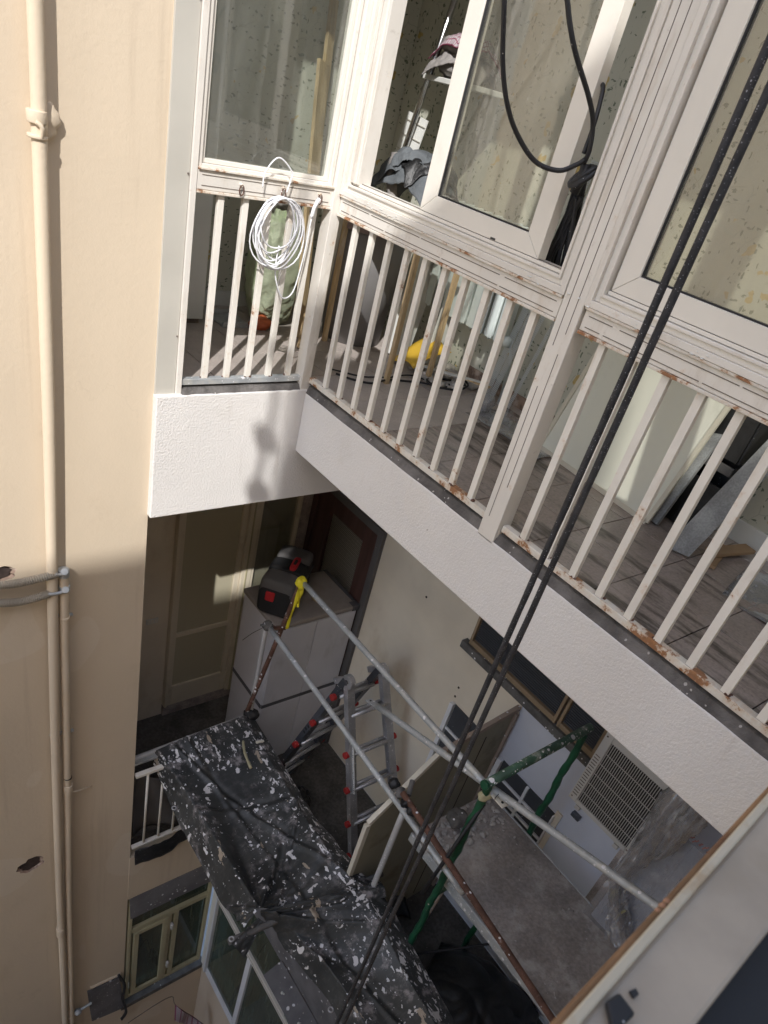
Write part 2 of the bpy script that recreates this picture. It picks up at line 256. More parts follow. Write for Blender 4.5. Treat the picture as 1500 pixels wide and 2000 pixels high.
    sock(t, B, 'Base Color', cc); sock(t, B, 'Roughness', mth(t, 'MULTIPLY_ADD', h, 0.3, 0.48)); sock(t, B, 'Specular IOR Level', 0.45)
    hh = mth(t, 'MULTIPLY_ADD', h, 0.5, mth(t, 'MULTIPLY', nz(t, v, 12, 5), 0.8))
    b = nd(t, 'Bump', {'Height': hh, 'Strength': 0.35, 'Distance': 0.006}); t.links.new(b.outputs[0], B.inputs['Normal']); MATS['tarp'] = M
    # sheets with real openings punched by a regular grid
    def perforated(name, c, sx, sz, thr):
        M = bpy.data.materials.new(name); M.use_nodes = True; t = M.node_tree; B = t.nodes['Principled BSDF']
        tc = nd(t, 'TexCoord'); s = nd(t, 'SeparateXYZ', {0: tc.outputs['Object']})
        a = mth(t, 'ABSOLUTE', mth(t, 'SINE', mth(t, 'MULTIPLY', s.outputs[1], sx))); b = mth(t, 'ABSOLUTE', mth(t, 'SINE', mth(t, 'MULTIPLY', s.outputs[2], sz)))
        hole = mth(t, 'GREATER_THAN', mth(t, 'MULTIPLY', a, b), thr)
        sock(t, B, 'Base Color', c); sock(t, B, 'Roughness', 0.4); sock(t, B, 'Metallic', 0.2)
        sock(t, B, 'Alpha', mth(t, 'SUBTRACT', 1.0, hole)); MATS[name] = M
    perforated('mesh_strip', (0.62, 0.65, 0.66), 330, 330, 0.45)
    # ribbed dark shutter / bubble glass / checked cloth
    def wavem(name, ca, cb, axis, scale, rough, bumpd, both=False):
        M = bpy.data.materials.new(name); M.use_nodes = True; t = M.node_tree; B = t.nodes['Principled BSDF']
        tc = nd(t, 'TexCoord'); s = nd(t, 'SeparateXYZ', {0: tc.outputs['Object']})
        a = mth(t, 'MULTIPLY_ADD', mth(t, 'SINE', mth(t, 'MULTIPLY', s.outputs[axis[0]], scale)), 0.5, 0.5)
        if both: a = mth(t, 'MULTIPLY', a, mth(t, 'MULTIPLY_ADD', mth(t, 'SINE', mth(t, 'MULTIPLY', s.outputs[axis[1]], scale)), 0.5, 0.5))
        sock(t, B, 'Base Color', mixc(t, ss(t, a, 0.3, 0.6), ca, cb)); sock(t, B, 'Roughness', rough)
        b = nd(t, 'Bump', {'Height': a, 'Strength': 1.0, 'Distance': bumpd}); t.links.new(b.outputs[0], B.inputs['Normal']); MATS[name] = M
    wavem('bubble_glass', (0.10, 0.09, 0.075), (0.42, 0.39, 0.33), (1, 2), 420, 0.3, 0.003, True)
    wavem('ribbed_glass', (0.10, 0.11, 0.09), (0.22, 0.23, 0.19), (1,), 300, 0.3, 0.003)
    M = bpy.data.materials.new('check_cloth'); M.use_nodes = True; t = M.node_tree; B = t.nodes['Principled BSDF']
    tc = nd(t, 'TexCoord'); s = nd(t, 'SeparateXYZ', {0: tc.outputs['UV']})
    a = mth(t, 'LESS_THAN', mth(t, 'FRACT', mth(t, 'MULTIPLY', s.outputs[0], 7.0)), 0.22); b = mth(t, 'LESS_THAN', mth(t, 'FRACT', mth(t, 'MULTIPLY', s.outputs[1], 7.0)), 0.22)
    sock(t, B, 'Base Color', mixc(t, mth(t, 'MAXIMUM', a, b), (0.45, 0.4, 0.42), (0.22, 0.05, 0.09))); sock(t, B, 'Roughness', 0.9); MATS['check_cloth'] = M
build_mats()

# ------------------------------------------------------------------ mesh helpers
class MB:
    def __init__(s): s.v = []; s.f = []; s.uv = None
    def box(s, a, b):
        x0, y0, z0 = (min(a[i], b[i]) for i in range(3)); x1, y1, z1 = (max(a[i], b[i]) for i in range(3))
        n = len(s.v); s.v += [(x0, y0, z0), (x1, y0, z0), (x1, y1, z0), (x0, y1, z0), (x0, y0, z1), (x1, y0, z1), (x1, y1, z1), (x0, y1, z1)]
        s.f += [tuple(n + i for i in q) for q in ((0, 3, 2, 1), (4, 5, 6, 7), (0, 1, 5, 4), (1, 2, 6, 5), (2, 3, 7, 6), (3, 0, 4, 7))]; return s
    def beam(s, a, b, w, d, up=(0, 0, 1)):
        a = Vector(a); b = Vector(b); z = (b - a).normalized(); u = Vector(up)
        x = u.cross(z)
        if x.length < 1e-4: x = Vector((1, 0, 0)).cross(z)
        x.normalize(); y = z.cross(x); n = len(s.v)
        for q in (a, b):
            for i, j in ((-1, -1), (1, -1), (1, 1), (-1, 1)): s.v.append(tuple(q + x * i * w / 2 + y * j * d / 2))
        s.f += [tuple(n + i for i in q) for q in ((0, 3, 2, 1), (4, 5, 6, 7), (0, 1, 5, 4), (1, 2, 6, 5), (2, 3, 7, 6), (3, 0, 4, 7))]; return s
    def tube(s, pts, r, n=10, cap=True, wob=0.0):
        pts = [Vector(p) for p in pts]; k0 = len(s.v); prev = None
        for i, p in enumerate(pts):
            d = (pts[min(i + 1, len(pts) - 1)] - pts[max(i - 1, 0)]).normalized()
            if prev is None: x = d.orthogonal().normalized()
            else: x = (prev - d * prev.dot(d)).normalized()
            prev = x; y = d.cross(x); rr = r[i] if isinstance(r, (list, tuple)) else r
            for k in range(n):
                a = 2 * math.pi * k / n; q = rr * (1 + wob * random.uniform(-1, 1)); s.v.append(tuple(p + x * math.cos(a) * q + y * math.sin(a) * q))
        for i in range(len(pts) - 1):
            for k in range(n):
                a = k0 + i * n + k; b = k0 + i * n + (k + 1) % n; s.f.append((a, b, b + n, a + n))
        if cap:
            s.f.append(tuple(k0 + k for k in reversed(range(n)))); e = k0 + (len(pts) - 1) * n; s.f.append(tuple(e + k for k in range(n)))
        return s
    def prism(s, poly, d):
        d = Vector(d); n = len(s.v); k = len(poly)
        s.v += [tuple(Vector(p)) for p in poly] + [tuple(Vector(p) + d) for p in poly]
        s.f.append(tuple(n + i for i in reversed(range(k)))); s.f.append(tuple(n + k + i for i in range(k)))
        for i in range(k): j = (i + 1) % k; s.f.append((n + i, n + j, n + k + j, n + k + i))
        return s
    def grid(s, fn, nu, nv, thick=0.0):
        n = len(s.v)
        for j in range(nv + 1):
            for i in range(nu + 1): s.v.append(tuple(fn(i / nu, j / nv)))
        for j in range(nv):
            for i in range(nu): a = n + j * (nu + 1) + i; s.f.append((a, a + 1, a + nu + 2, a + nu + 1))
        s.uvgrid = True; return s
    def blob(s, c, rad, amp=0.1, sc_=3.0, rot=0.0, p=2.0, seed=0, nu=28, nv=18, tilt=0.0, crease=0.0, cf=9.0):
        c = Vector(c); n = len(s.v); o = Vector((seed * 7.3, seed * 3.1, 0)); Rm = Matrix.Rotation(rot, 3, 'Z') @ Matrix.Rotation(tilt, 3, 'X')
        se = lambda v: math.copysign(abs(v) ** (2 / p), v)
        for j in range(nv + 1):
            th = math.pi * j / nv - math.pi / 2
            for i in range(nu):
                ph = 2 * math.pi * i / nu
                q = Vector((se(math.cos(th)) * se(math.cos(ph)) * rad[0], se(math.cos(th)) * se(math.sin(ph)) * rad[1], se(math.sin(th)) * rad[2]))
                k = noise.fractal(q * sc_ * 3 + o, 1.0, 2.0, 4); q0 = q.copy(); q = q * (1 + amp * k)
                if crease: w3 = Vector((q0.x, q0.y * 1.6, q0.z * .7)) * cf + o + Vector((k, k, k)) * .8; q = q * (1 - crease * abs(noise.noise(w3)) * 2 - crease * .6 * abs(noise.noise(w3 * 2.3)))
                s.v.append(tuple(c + Rm @ q))
        for j in range(nv):
            for i in range(nu): a = n + j * nu + i; b = n + j * nu + (i + 1) % nu; s.f.append((a, b, b + nu, a + nu))
        return s
    def build(s, name, mt, parent=None, bevel=0.0, smooth=False, kind=None, label=None, solid=0.0):
        me = bpy.data.meshes.new(name); me.from_pydata(s.v, [], s.f); me.update()
        if getattr(s, 'uvfn', None):
            uv = me.uv_layers.new()
            for l in me.loops: uv.data[l.index].uv = s.uvfn[l.vertex_index]
        me.materials.append(MATS[mt])
        if smooth: me.polygons.foreach_set('use_smooth', [True] * len(me.polygons))
        o = bpy.data.objects.new(name, me); col.objects.link(o)
        if parent:
            o.parent = parent   # meshes are written in world coordinates; only the Empties carry a location
            if parent.type == 'EMPTY': o.matrix_parent_inverse = Matrix.Translation(-parent.location)
        if solid:
            md = o.modifiers.new('solid', 'SOLIDIFY'); md.thickness = solid
        if bevel:
            md = o.modifiers.new('bevel', 'BEVEL'); md.width = bevel; md.segments = 2; md.limit_method = 'ANGLE'
        if smooth and not bevel and False: pass
        if kind: o['kind'] = kind
        if label: o['label'] = label
        return o
def cat(pts, n=8):
    pts = [Vector(p) for p in pts]; out = []
    for i in range(len(pts) - 1):
        a = pts[max(i - 1, 0)]; b = pts[i]; c = pts[i + 1]; d = pts[min(i + 2, len(pts) - 1)]
        for k in range(n):
            t = k / n; out.append(0.5 * ((2 * b) + (c - a) * t + (2 * a - 5 * b + 4 * c - d) * t * t + (3 * b - a - 3 * c + d) * t ** 3))
    out.append(pts[-1]); return out
def drape(c, rx, ry, h, rot, folds, seed, n=60, skirt=.0):
    c = Vector(c); rr = random.Random(seed); dirs = [(rr.uniform(0, math.pi), rr.uniform(.6, 1.3), rr.uniform(0, 6)) for _ in range(4)]
    def fn(u, v):
        x = (u - .5) * 2; y = (v - .5) * 2; r = math.hypot(x, y); wv = noise.noise(Vector((x * 1.5 + seed, y * 1.5, 0)))
        z = h * math.cos(min(1, r / 1.35) * math.pi / 2) ** .8
        f = sum(folds * abs(math.sin((x * math.cos(a) + y * math.sin(a)) * 4.5 * k + ph + wv * 2.2)) ** .7 for a, k, ph in dirs) / 2
        z += (f - folds) * (.4 + .6 * min(1, r)) - skirt * max(0, r - .8)
        k2 = 1 + .12 * noise.noise(Vector((math.atan2(y, x) * 2, seed, 3)))
        q = Matrix.Rotation(rot, 3, 'Z') @ Vector((x * rx * k2, y * ry * k2, z)); return c + q
    return MB().grid(fn, n, n)
def lerp(a, b, t): return Vector(a) * (1 - t) + Vector(b) * t
def thing(name, label, catg, loc, group=None):
    o = bpy.data.objects.new(name, None); col.objects.link(o); o.location = loc; o.empty_display_size = 0.1
    o['label'] = label; o['category'] = catg
    if group: o['group'] = group
    return o
def tag(o, label, catg, group=None):
    o['label'] = label; o['category'] = catg
    if group: o['group'] = group
    return o
def bx(name, a, b, mt, parent=None, bevel=0.0, **k): return MB().box(a, b).build(name, mt, parent, bevel=bevel, **k)
def copy_at(o, d, parent=None):
    c = o.copy(); col.objects.link(c); c.parent = parent or o.parent; c.matrix_parent_inverse = o.matrix_parent_inverse.copy(); c.location = o.location + Vector(d); return c

# ------------------------------------------------------------------ key dimensions (metres, camera at 0,0,0)
FY, FX = 3.0, 2.147            # planes of the two gallery fronts
BY, BX = 4.15, 3.30            # back walls behind them
ZF = -1.33                     # upper gallery floor
ZT = -5.03                     # lower terrace floor
TOP = 1.50                     # head of the gallery windows

# ------------------------------------------------------------------ ground and surrounding buildings
g = bx('ground', (-60, -60, -9.6), (60, 60, -9.5), 'pebble', kind='structure')
def wall_with_holes(name, x0, x1, z0, z1, y, holes, mt, parent):
    bm = bmesh.new(); ed = []
    def loop(pts):
        vs_ = [bm.verts.new((p[0], y, p[1])) for p in pts]
        for i in range(len(vs_)): ed.append(bm.edges.new((vs_[i], vs_[(i + 1) % len(vs_)])))
        return vs_
    loop([(x0, z0), (x1, z0), (x1, z1), (x0, z1)]); hl = [loop(h) for h in holes]
    bmesh.ops.triangle_fill(bm, edges=ed, use_beauty=True, use_dissolve=False, normal=(0, -1, 0))
    me = bpy.data.meshes.new(name); bm.to_mesh(me); bm.free(); me.materials.append(MATS[mt])
    o = bpy.data.objects.new(name, me); col.objects.link(o); o.parent = parent; o.matrix_parent_inverse = Matrix.Translation(-parent.location)
    return o
def ragged(cx, cz, rx, rz, rot, seed, n=22):
    rr = random.Random(seed); out = []
    for i in range(n):
        a = 2 * math.pi * i / n; k = 1 + rr.uniform(-0.16, 0.16); x = math.cos(a) * rx * k; z = math.sin(a) * rz * k
        out.append((cx + x * math.cos(rot) - z * math.sin(rot), cz + x * math.sin(rot) + z * math.cos(rot)))
    return out
XW = 1.308
lw = thing('beige_wall', 'tall beige plastered courtyard wall carrying the two painted pipes', 'wall', (0, FY, -9.5))
holes = []
hA = P(8, 1120, 1, FY); hB = P(60, 1690, 1, FY)
specs = [(hA.x - 0.04, hA.z, 0.10, 0.045, 0.0, 3), (hB.x, hB.z, 0.085, 0.07, 0.35, 5)]
for (cx, cz, rx, rz, ro, sd) in specs: holes.append(ragged(cx, cz, rx, rz, ro, sd))
wall_with_holes('plaster_face', -6, XW, -9.5, 4.5, FY, holes, 'beige_plaster', lw)
for h, (cx, cz, rx, rz, ro, sd) in zip(holes, specs):
    m_ = MB(); n = len(h); rr = random.Random(sd + 20)
    m_.v = [(x, FY, z) for x, z in h] + [(cx + (x - cx) * 0.8 + rr.uniform(-.005, .005), FY + 0.014, cz + (z - cz) * 0.86) for x, z in h] + [(cx + (x - cx) * 0.5, FY + 0.09, cz + (z - cz) * 0.5) for x, z in h]
    for i in range(n):
        j = (i + 1) % n; m_.f += [(i, j, n + j, n + i), (n + i, n + j, 2 * n + j, 2 * n + i)]
    ob = m_.build('broken_hole', 'brick_raw', lw)
    d_ = MB(); d_.v = [(x, y - .004, z) for x, y, z in m_.v[n:2 * n]]; d_.v = [(cx + (x - cx) * .93, y, cz + (z - cz) * .93) for x, y, z in d_.v]; d_.f = [tuple(range(n))]; d_.build('cavity', 'hole_dark', ob)
bx('wall_body', (-6, FY + 0.10, -9.5), (XW - 0.30, FY + 0.4, 4.5), 'beige_plaster', lw)
bx('wall_return', (XW - 0.30, FY + 0.002, ZT), (XW, 4.2, -1.40), 'lower_plaster', lw)
bx('wall_return', (XW - 0.30, FY + 0.002, -1.398), (XW, 4.15, 4.5), 'beige_plaster', lw)
bx('wall_return', (XW - 0.30, FY + 0.002, -9.5), (XW, 4.2, ZT - 0.002), 'beige_plaster', lw)
# distant court walls behind and beside the camera
sb = thing('shadow_caster_building', 'unseen beige building behind the courtyard, its top edge shaped to cast the shadows', 'building', (-2, -4, -9.5))
MB().prism([(-14, -4, -9.5), (8, -4, -9.5), (8, -4, 5.5), (-2.88, -4, 5.5), (-4.67, -4, 5.5), (-4.68, -4, 6.47), (-14, -4, 6.47)], (0, -3, 0)).build('wall', 'beige_plaster', sb)  # unseen; roof line set to throw the shadow edge on the beige wall
MB().prism([(-2.86, -4.001, 5.502), (-2.86, -4.001, 7.3), (-4.66, -4.001, 7.85), (-4.66, -4.001, 5.502)], (0, -.45, 0)).build('caster_tower', 'beige_plaster', sb)  # invented thin tower with sloped top, added to shade the long gallery front
for i in range(3):
    for k in range(3):
        x = -1.5 + i * 2.6; z = -5.6 + k * 3.7
        f = bx('window', (x - 0.5, -3.97, z - 0.8), (x + 0.5, -3.93, z + 0.8), 'white_paint', sb); bx('pane', (x - 0.42, -3.925, z - 0.72), (x + 0.42, -3.915, z + 0.72), 'shutter_dark', f)
wb = thing('low_building', 'plain low beige building closing the far side of the court', 'building', (-4, 0, -9.5))
bx('wall', (-7, -3.9, -9.5), (-4, 2.98, -6.5), 'beige_plaster', wb)
cb = thing('parapet_building', 'beige building under the window sill with the orange putty', 'building', (0.5, -1, -9.5))
bx('wall', (-3.9, -0.30, -9.5), (3.6, -0.012, -0.62), 'beige_plaster', cb)
bx('terrace_slab', (-3.9, -3.9, -1.9), (3.6, -0.31, -1.7), 'white_paint', cb)

# ------------------------------------------------------------------ gallery slabs and beams
gf = bx('floor', (XW + 0.01, FY + 0.05, -1.72), (BX, BY, -1.345), 'grout', kind='structure')
gf2 = bx('floor_side', (FX + 0.04, -0.4, -1.72), (BX - .001, FY + 0.049, -1.345), 'grout', kind='structure')
tilem = MB().box((0, 0, -1.344), (0.326, 0.326, ZF)); n = 0
proto = None
def tile(x, y, parent, mt='floor_tile', sx=0.326, sy=0.326):
    MB().box((x, y, -1.344), (x + sx, y + sy, ZF + random.uniform(-.0006, .0006))).build('tile', mt, parent, bevel=0.0015)
for i in range(7):
    for j in range(4):
        x = 1.32 + i * 0.33; y = FY + 0.045 + j * 0.33
        sx = min(0.326, BX - x - 0.01); sy = min(0.326, BY - y - 0.01)
        if sx > 0.02 and sy > 0.02: tile(x, y, gf, 'floor_tile', sx, sy)
for i in range(4):
    for j in range(11):
        x = FX + 0.042 + i * 0.33; y = FY + 0.041 - (j + 1) * 0.33
        sx = min(0.326, BX - x - 0.01)
        if sx > 0.02: tile(x, y, gf2, 'tile_wet' if (i < 3 and y < 2.1) else 'floor_tile', sx)
tag(MB().box((XW + .01, FY + .251, -1.731), (BX - .002, 4.198, -1.7215)).build('terrace_ceiling', 'white_stucco'), 'added white ceiling to brighten the lower terrace, behind the sunlit beam', 'ceiling')  # unseen sheet under the slab, added white to bounce light downwards
tag(MB().box((2.351, -.3, -1.7305), (BX - .002, FY + .25, -1.7212)).build('terrace_ceiling', 'white_stucco'), 'added white ceiling to brighten the lower terrace wing, behind the long beam', 'ceiling')  # same added bounce surface over the wing
b1 = tag(MB().box((XW - 0.004, 2.962, -2.035), (BX - 0.01, 3.25, -1.372)).build('balcony_beam', 'white_stucco', bevel=0.006), 'deep white stucco beam under the narrow railing, bright in the sun', 'beam')
b2 = tag(MB().box((2.122, -0.3, -1.724), (2.35, 2.960, -1.388)).build('balcony_beam', 'white_stucco', bevel=0.006), 'long cream stucco beam in shade under the long railing', 'beam')
def mortar(name, a, b, label, axis):
    # uneven bed of grey mortar with a wandering outer edge
    m_ = MB(); N = 60; sec = []
    for i in range(N + 1):
        t = i / N; k = noise.noise(Vector((t * 14, axis, 0))) * 0.006; k2 = noise.noise(Vector((t * 9, axis + 5, 0))) * 0.004
        if axis == 0: x = a[0] + (b[0] - a[0]) * t; pr = [(x, a[1] - k - 0.004, a[2]), (x, a[1] + 0.014 - k, a[2] + 0.024 + k2), (x, b[1], b[2]), (x, b[1], a[2])]
        else: y = a[1] + (b[1] - a[1]) * t; pr = [(a[0] - k - 0.004, y, a[2]), (a[0] + 0.014 - k, y, a[2] + 0.036 + k2), (b[0], y, b[2]), (b[0], y, a[2])]
        m_.v += pr
        if i:
            q = 4 * (i - 1)
            for c in range(4): d = (c + 1) % 4; m_.f.append((q + c, q + d, q + 4 + d, q + 4 + c))
    return tag(m_.build(name, 'mortar', smooth=False), label, 'mortar')
mortar('mortar_bed', (1.43, 2.972, -1.373), (2.15, 3.044, -1.340), 'grey mortar bed under the short sunlit railing', 0)
mortar('mortar_bed', (2.130, -0.3, -1.389), (2.188, 2.965, -1.338), 'rough grey mortar bed along the foot of the long railing', 1)
# upper head beam and roof of the gallery
gt = thing('gallery_roof', 'slab roof over the glazed gallery', 'roof', (2.5, 3, TOP))
bx('slab', (XW, 2.95, TOP + 0.001), (3.6, 4.5, TOP + 0.35), 'white_stucco', gt); bx('slab', (2.12, -0.6, TOP + 0.002), (3.6, 2.949, TOP + 0.35), 'white_stucco', gt)

# ------------------------------------------------------------------ gallery back walls with wallpaper
ww = thing('papered_wall', 'wallpapered back wall with ochre flowers behind the narrow front', 'wall', (2.3, BY, ZF))
bx('paper', (XW, BY, ZF - 0.02), (BX + 0.1, BY + 0.15, TOP), 'wallpaper', ww); bx('skirting', (XW + .65, BY - 0.015, ZF), (BX - .002, BY - 0.001, ZF + 0.09), 'white_paint', ww, bevel=0.003)
w2 = thing('papered_wall', 'long wallpapered back wall behind radiator and leaning panels', 'wall', (BX, 1.5, ZF))
bx('paper', (BX, -0.6, ZF - 0.02), (BX + 0.15, BY - 0.001, TOP), 'wallpaper', w2)
bx('skirting', (BX - 0.015, -0.3, ZF), (BX - 0.001, 1.7, ZF + 0.10), 'white_paint', w2, bevel=0.003)
bx('skirting', (BX - 0.014, 1.71, ZF), (BX - 0.001, 3.0, ZF + 0.07), 'brick_raw', w2, label='bare reddish plaster strip at the foot of the paper')

# ------------------------------------------------------------------ gallery fronts
cs = thing('cover_strip', 'pale grey metal cover strip between beige wall and window frame', 'trim', (1.37, FY, -1.45))
bx('strip', (XW - 0.002, FY - 0.012, -1.47), (1.402, FY + 0.02, TOP), 'metal_strip', cs, bevel=0.001)
bx('edge_bead', (1.404, FY - 0.022, -1.415), (1.431, FY + 0.03, TOP), 'frame_paint', cs, bevel=0.002)
for i, z in enumerate((0.1, -0.45, -1.1)):
    MB().tube([(1.395, FY - 0.016, z), (1.395, FY - 0.011, z)], 0.004, 8).build('screw', 'groove', cs)
def grooves(m_, parent, segs, axis):
    for a, b in segs: m_.beam(a, b, 0.0025, 0.0025)
# fixed window of the narrow front
fw = thing('fixed_window', 'tall fixed window of the narrow front with rain spotted glass', 'window', (1.76, FY, -0.42))
def frame_y(parent, x0, x1, z0, z1, w, y0, y1, mt, name='frame'):
    m_ = MB(); m_.box((x0, y0, z0), (x0 + w, y1, z1)); m_.box((x1 - w, y0, z0), (x1, y1, z1)); m_.box((x0 + w, y0, z0), (x1 - w, y1, z0 + w)); m_.box((x0 + w, y0, z1 - w), (x1 - w, y1, z1))
    return m_.build(name, mt, parent, bevel=0.002)
frame_y(fw, 1.433, 2.088, -0.425, TOP, 0.018, FY - 0.012, FY + 0.05, 'frame_paint', 'outer_frame')
ff = frame_y(fw, 1.452, 2.069, -0.406, TOP - 0.019, 0.016, FY + 0.002, FY + 0.04, 'pvc', 'inner_frame')
gp = bx('glass_pane', (1.4685, FY + 0.020, -0.3895), (2.0525, FY + 0.025, TOP - 0.036), 'glass_clear', ff)
def railing(name, label, axis, lo, hi, ztop_hi, ztop_lo, bars, zb=-1.305, groovepairs=True):
    """rail with grooves on top, small rail below, flat bars between; axis 0 runs along x at y=FY, axis 1 along y at x=FX"""
    mid = (lo + hi) / 2
    t = thing(name, label, 'railing', (mid, FY, zb) if axis == 0 else (FX, mid, zb))
    def bxx(nm, u0, u1, d0, d1, z0, z1, mt, bev=0.0015, par=None):
        return bx(nm, (u0, FY + d0, z0) if axis == 0 else (FX + d0, u0, z0), (u1, FY + d1, z1) if axis == 0 else (FX + d1, u1, z1), mt, par or t, bevel=bev)
    tr = bxx('top_rail', lo, hi, -0.018, 0.03, ztop_lo + 0.012, ztop_hi, 'frame_paint', 0.003)
    bxx('rail_lip', lo, hi, -0.024, 0.02, ztop_lo, ztop_lo + 0.011, 'rusty_paint', 0.002)
    bxx('rail_lip', lo, hi, -0.028, -0.006, ztop_hi + 0.001, ztop_hi + 0.010, 'rusty_paint', 0.002)
    h = ztop_hi - ztop_lo
    for k in (0.32, 0.78):
        z = ztop_lo + h * k; u = lo + 0.02
        while u < hi - 0.05:
            L = random.uniform(0.25, 0.6); e = min(u + L, hi - 0.02)
            bxx('groove', u, e, -0.0195, -0.0175, z, z + 0.0025, 'groove', 0, tr); u = e + random.uniform(0.01, 0.03)
    bxx('bottom_rail', lo, hi, -0.012, 0.022, zb - 0.028, zb, 'rusty_paint' if axis else 'galvanised', 0.002)
    first = None
    for u in bars:
        if first is None:
            first = bxx('baluster', u - 0.0145, u + 0.0145, -0.008, 0.012, zb + 0.001, ztop_lo - 0.001, 'bar_paint', 0.0015); u0 = u
        else: copy_at(first, (u - u0, 0, 0) if axis == 0 else (0, u - u0, 0))
    return t
railing('railing', 'short sunlit railing of five bars with the white cable coil', 0, 1.433, 2.096, -0.428, -0.512, (1.552, 1.668, 1.784, 1.902, 2.018))
railing('railing', 'long railing of ten rust stained bars beneath the sliding window with the cable knot', 1, 1.597, 2.965, -0.452, -0.53, (2.834, 2.707, 2.578, 2.452, 2.328, 2.203, 2.078, 1.953, 1.826, 1.703))
railing('railing', 'long railing behind the two hanging ropes, rust streaked bars', 1, -0.3, 1.49, -0.452, -0.53, (1.387, 1.262, 1.130, 1.001, 0.870, 0.740, 0.609, 0.478, 0.350, 0.222, 0.09, -0.04))
def post(label, x0, x1, y0, y1, z0, gro):
    t = thing('post', label, 'post', ((x0 + x1) / 2, (y0 + y1) / 2, z0))
    bx('shaft', (x0, y0, z0), (x1, y1, TOP), 'frame_paint', t, bevel=0.003)
    for (u, z_a, z_b) in gro:
        bx('groove', (x0 - 0.0015, u - 0.001, z_a), (x0 + 0.001, u + 0.001, z_b), 'groove', t)
    return t
post('square corner post where the two glazed fronts meet', 2.092, 2.148, 2.968, 3.04, -1.40, [])
post('wide grooved post between the two sliding windows', 2.122, 2.20, 1.500, 1.590, -1.40, [(1.528, -1.15, -0.62), (1.562, -1.3, -0.75), (1.528, -0.55, 1.4), (1.562, -0.6, 1.4), ])
bx('post_shoe', (2.135, 1.497, -1.40), (2.20, 1.593, -1.33), 'rusty_paint', bpy.data.objects['post.001'], bevel=0.004)
def frame_x(parent, y0, y1, z0, z1, wb, wt, x0, x1, mt, name, mit=False):
    """y0<y1; frame in a plane x=const with mitred corners; wb stile width, wt bottom rail width"""
    for (nm, poly) in (('stile', [(y0, z0), (y0 + wb, z0 + wt), (y0 + wb, z1 - wt), (y0, z1)]), ('stile', [(y1, z0), (y1, z1), (y1 - wb, z1 - wt), (y1 - wb, z0 + wt)]),
                       ('bottom_rail', [(y0 + .0015, z0), (y1 - .0015, z0), (y1 - wb - .0015, z0 + wt), (y0 + wb + .0015, z0 + wt)]), ('head_rail', [(y0, z1), (y0 + wb, z1 - wt), (y1 - wb, z1 - wt), (y1, z1)])):
        MB().prism([(x0, a, b) for a, b in poly], (x1 - x0, 0, 0)).build(name if False else nm, mt, parent, bevel=0.0015)
def sliding_window(label, ya, yb, sashes):
    t = thing('sliding_window', label, 'window', (FX, (ya + yb) / 2, -0.44))
    # layered outer frame: three nested steps as on extruded aluminium
    for i, (w_, x0, x1, mt) in enumerate(((0.022, 2.118, 2.21, 'frame_paint'), (0.018, 2.132, 2.21, 'pvc'), (0.010, 2.124, 2.21, 'frame_paint'))):
        o_ = (0, 0.0225, 0.041)[i]; zb_ = -0.441 + (0, 0.0225, 0.041)[i]
        fr = thing_frame(t, ya + o_, yb - o_, zb_, TOP - o_, w_, x0, x1, mt)
    bx('track', (2.140, ya + 0.055, -0.388), (2.200, yb - 0.055, -0.376), 'pvc', t, bevel=0.001)
    bx('track_groove', (2.150, ya + 0.056, -0.3755), (2.156, yb - 0.056, -0.3735), 'groove', t)
    for (s0, s1, mt) in sashes:
        s = MB()
        sa = MB().box((2.146, s0, -0.372), (2.147, s0 + .001, -0.371)).build('sash', 'pvc', t)
        frame_x(sa, s0, s1, -0.374, TOP - 0.055, 0.078, 0.066, 2.142, 2.185, 'pvc', 'stile')
        m_ = MB()
        for (a, b, c, d) in ((s0 + .078, s0 + .083, -.307, TOP - .13), (s1 - .083, s1 - .078, -.307, TOP - .13), (s0 + .083, s1 - .083, -.3075, -.303)): m_.box((2.150, a, c), (2.170, b, d))
        m_.build('gasket', 'gasket', sa)
        bx('glass_pane', (2.158, s0 + 0.0835, -0.3025), (2.163, s1 - 0.0835, TOP - 0.122), mt, sa)
        bx('drain_slot', (2.1405, s0 + 0.22, -0.3725), (2.1425, s0 + 0.245, -0.366), 'gasket', sa)
    return t
def thing_frame(t, ya, yb, z0, z1, w_, x0, x1, mt):
    m_ = MB(); m_.box((x0, ya, z0), (x1, ya + w_, z1)); m_.box((x0, yb - w_, z0), (x1, yb, z1)); m_.box((x0, ya + w_, z0), (x1, yb - w_, z0 + w_)); m_.box((x0, ya + w_, z1 - w_), (x1, yb - w_, z1))
    return m_.build('outer_frame', mt, t, bevel=0.0015)
w1 = sliding_window('sliding window with one half open sash and the black cable knot', 1.592, 2.966, [(1.768, 2.436, 'glass_milky')])
bx('side_lining', (2.128, 2.858, -0.38), (2.20, 2.912, TOP - .06), 'frame_paint', w1, bevel=0.002)
bx('side_lining', (2.124, 2.875, -0.38), (2.19, 2.888, TOP - .06), 'pvc', w1, bevel=0.002)
w2_ = sliding_window('sliding window behind the two hanging ropes, closed', -0.35, 1.498, [(0.55, 1.436, 'glass_milky'), (-0.29, 0.54, 'glass_milky')])

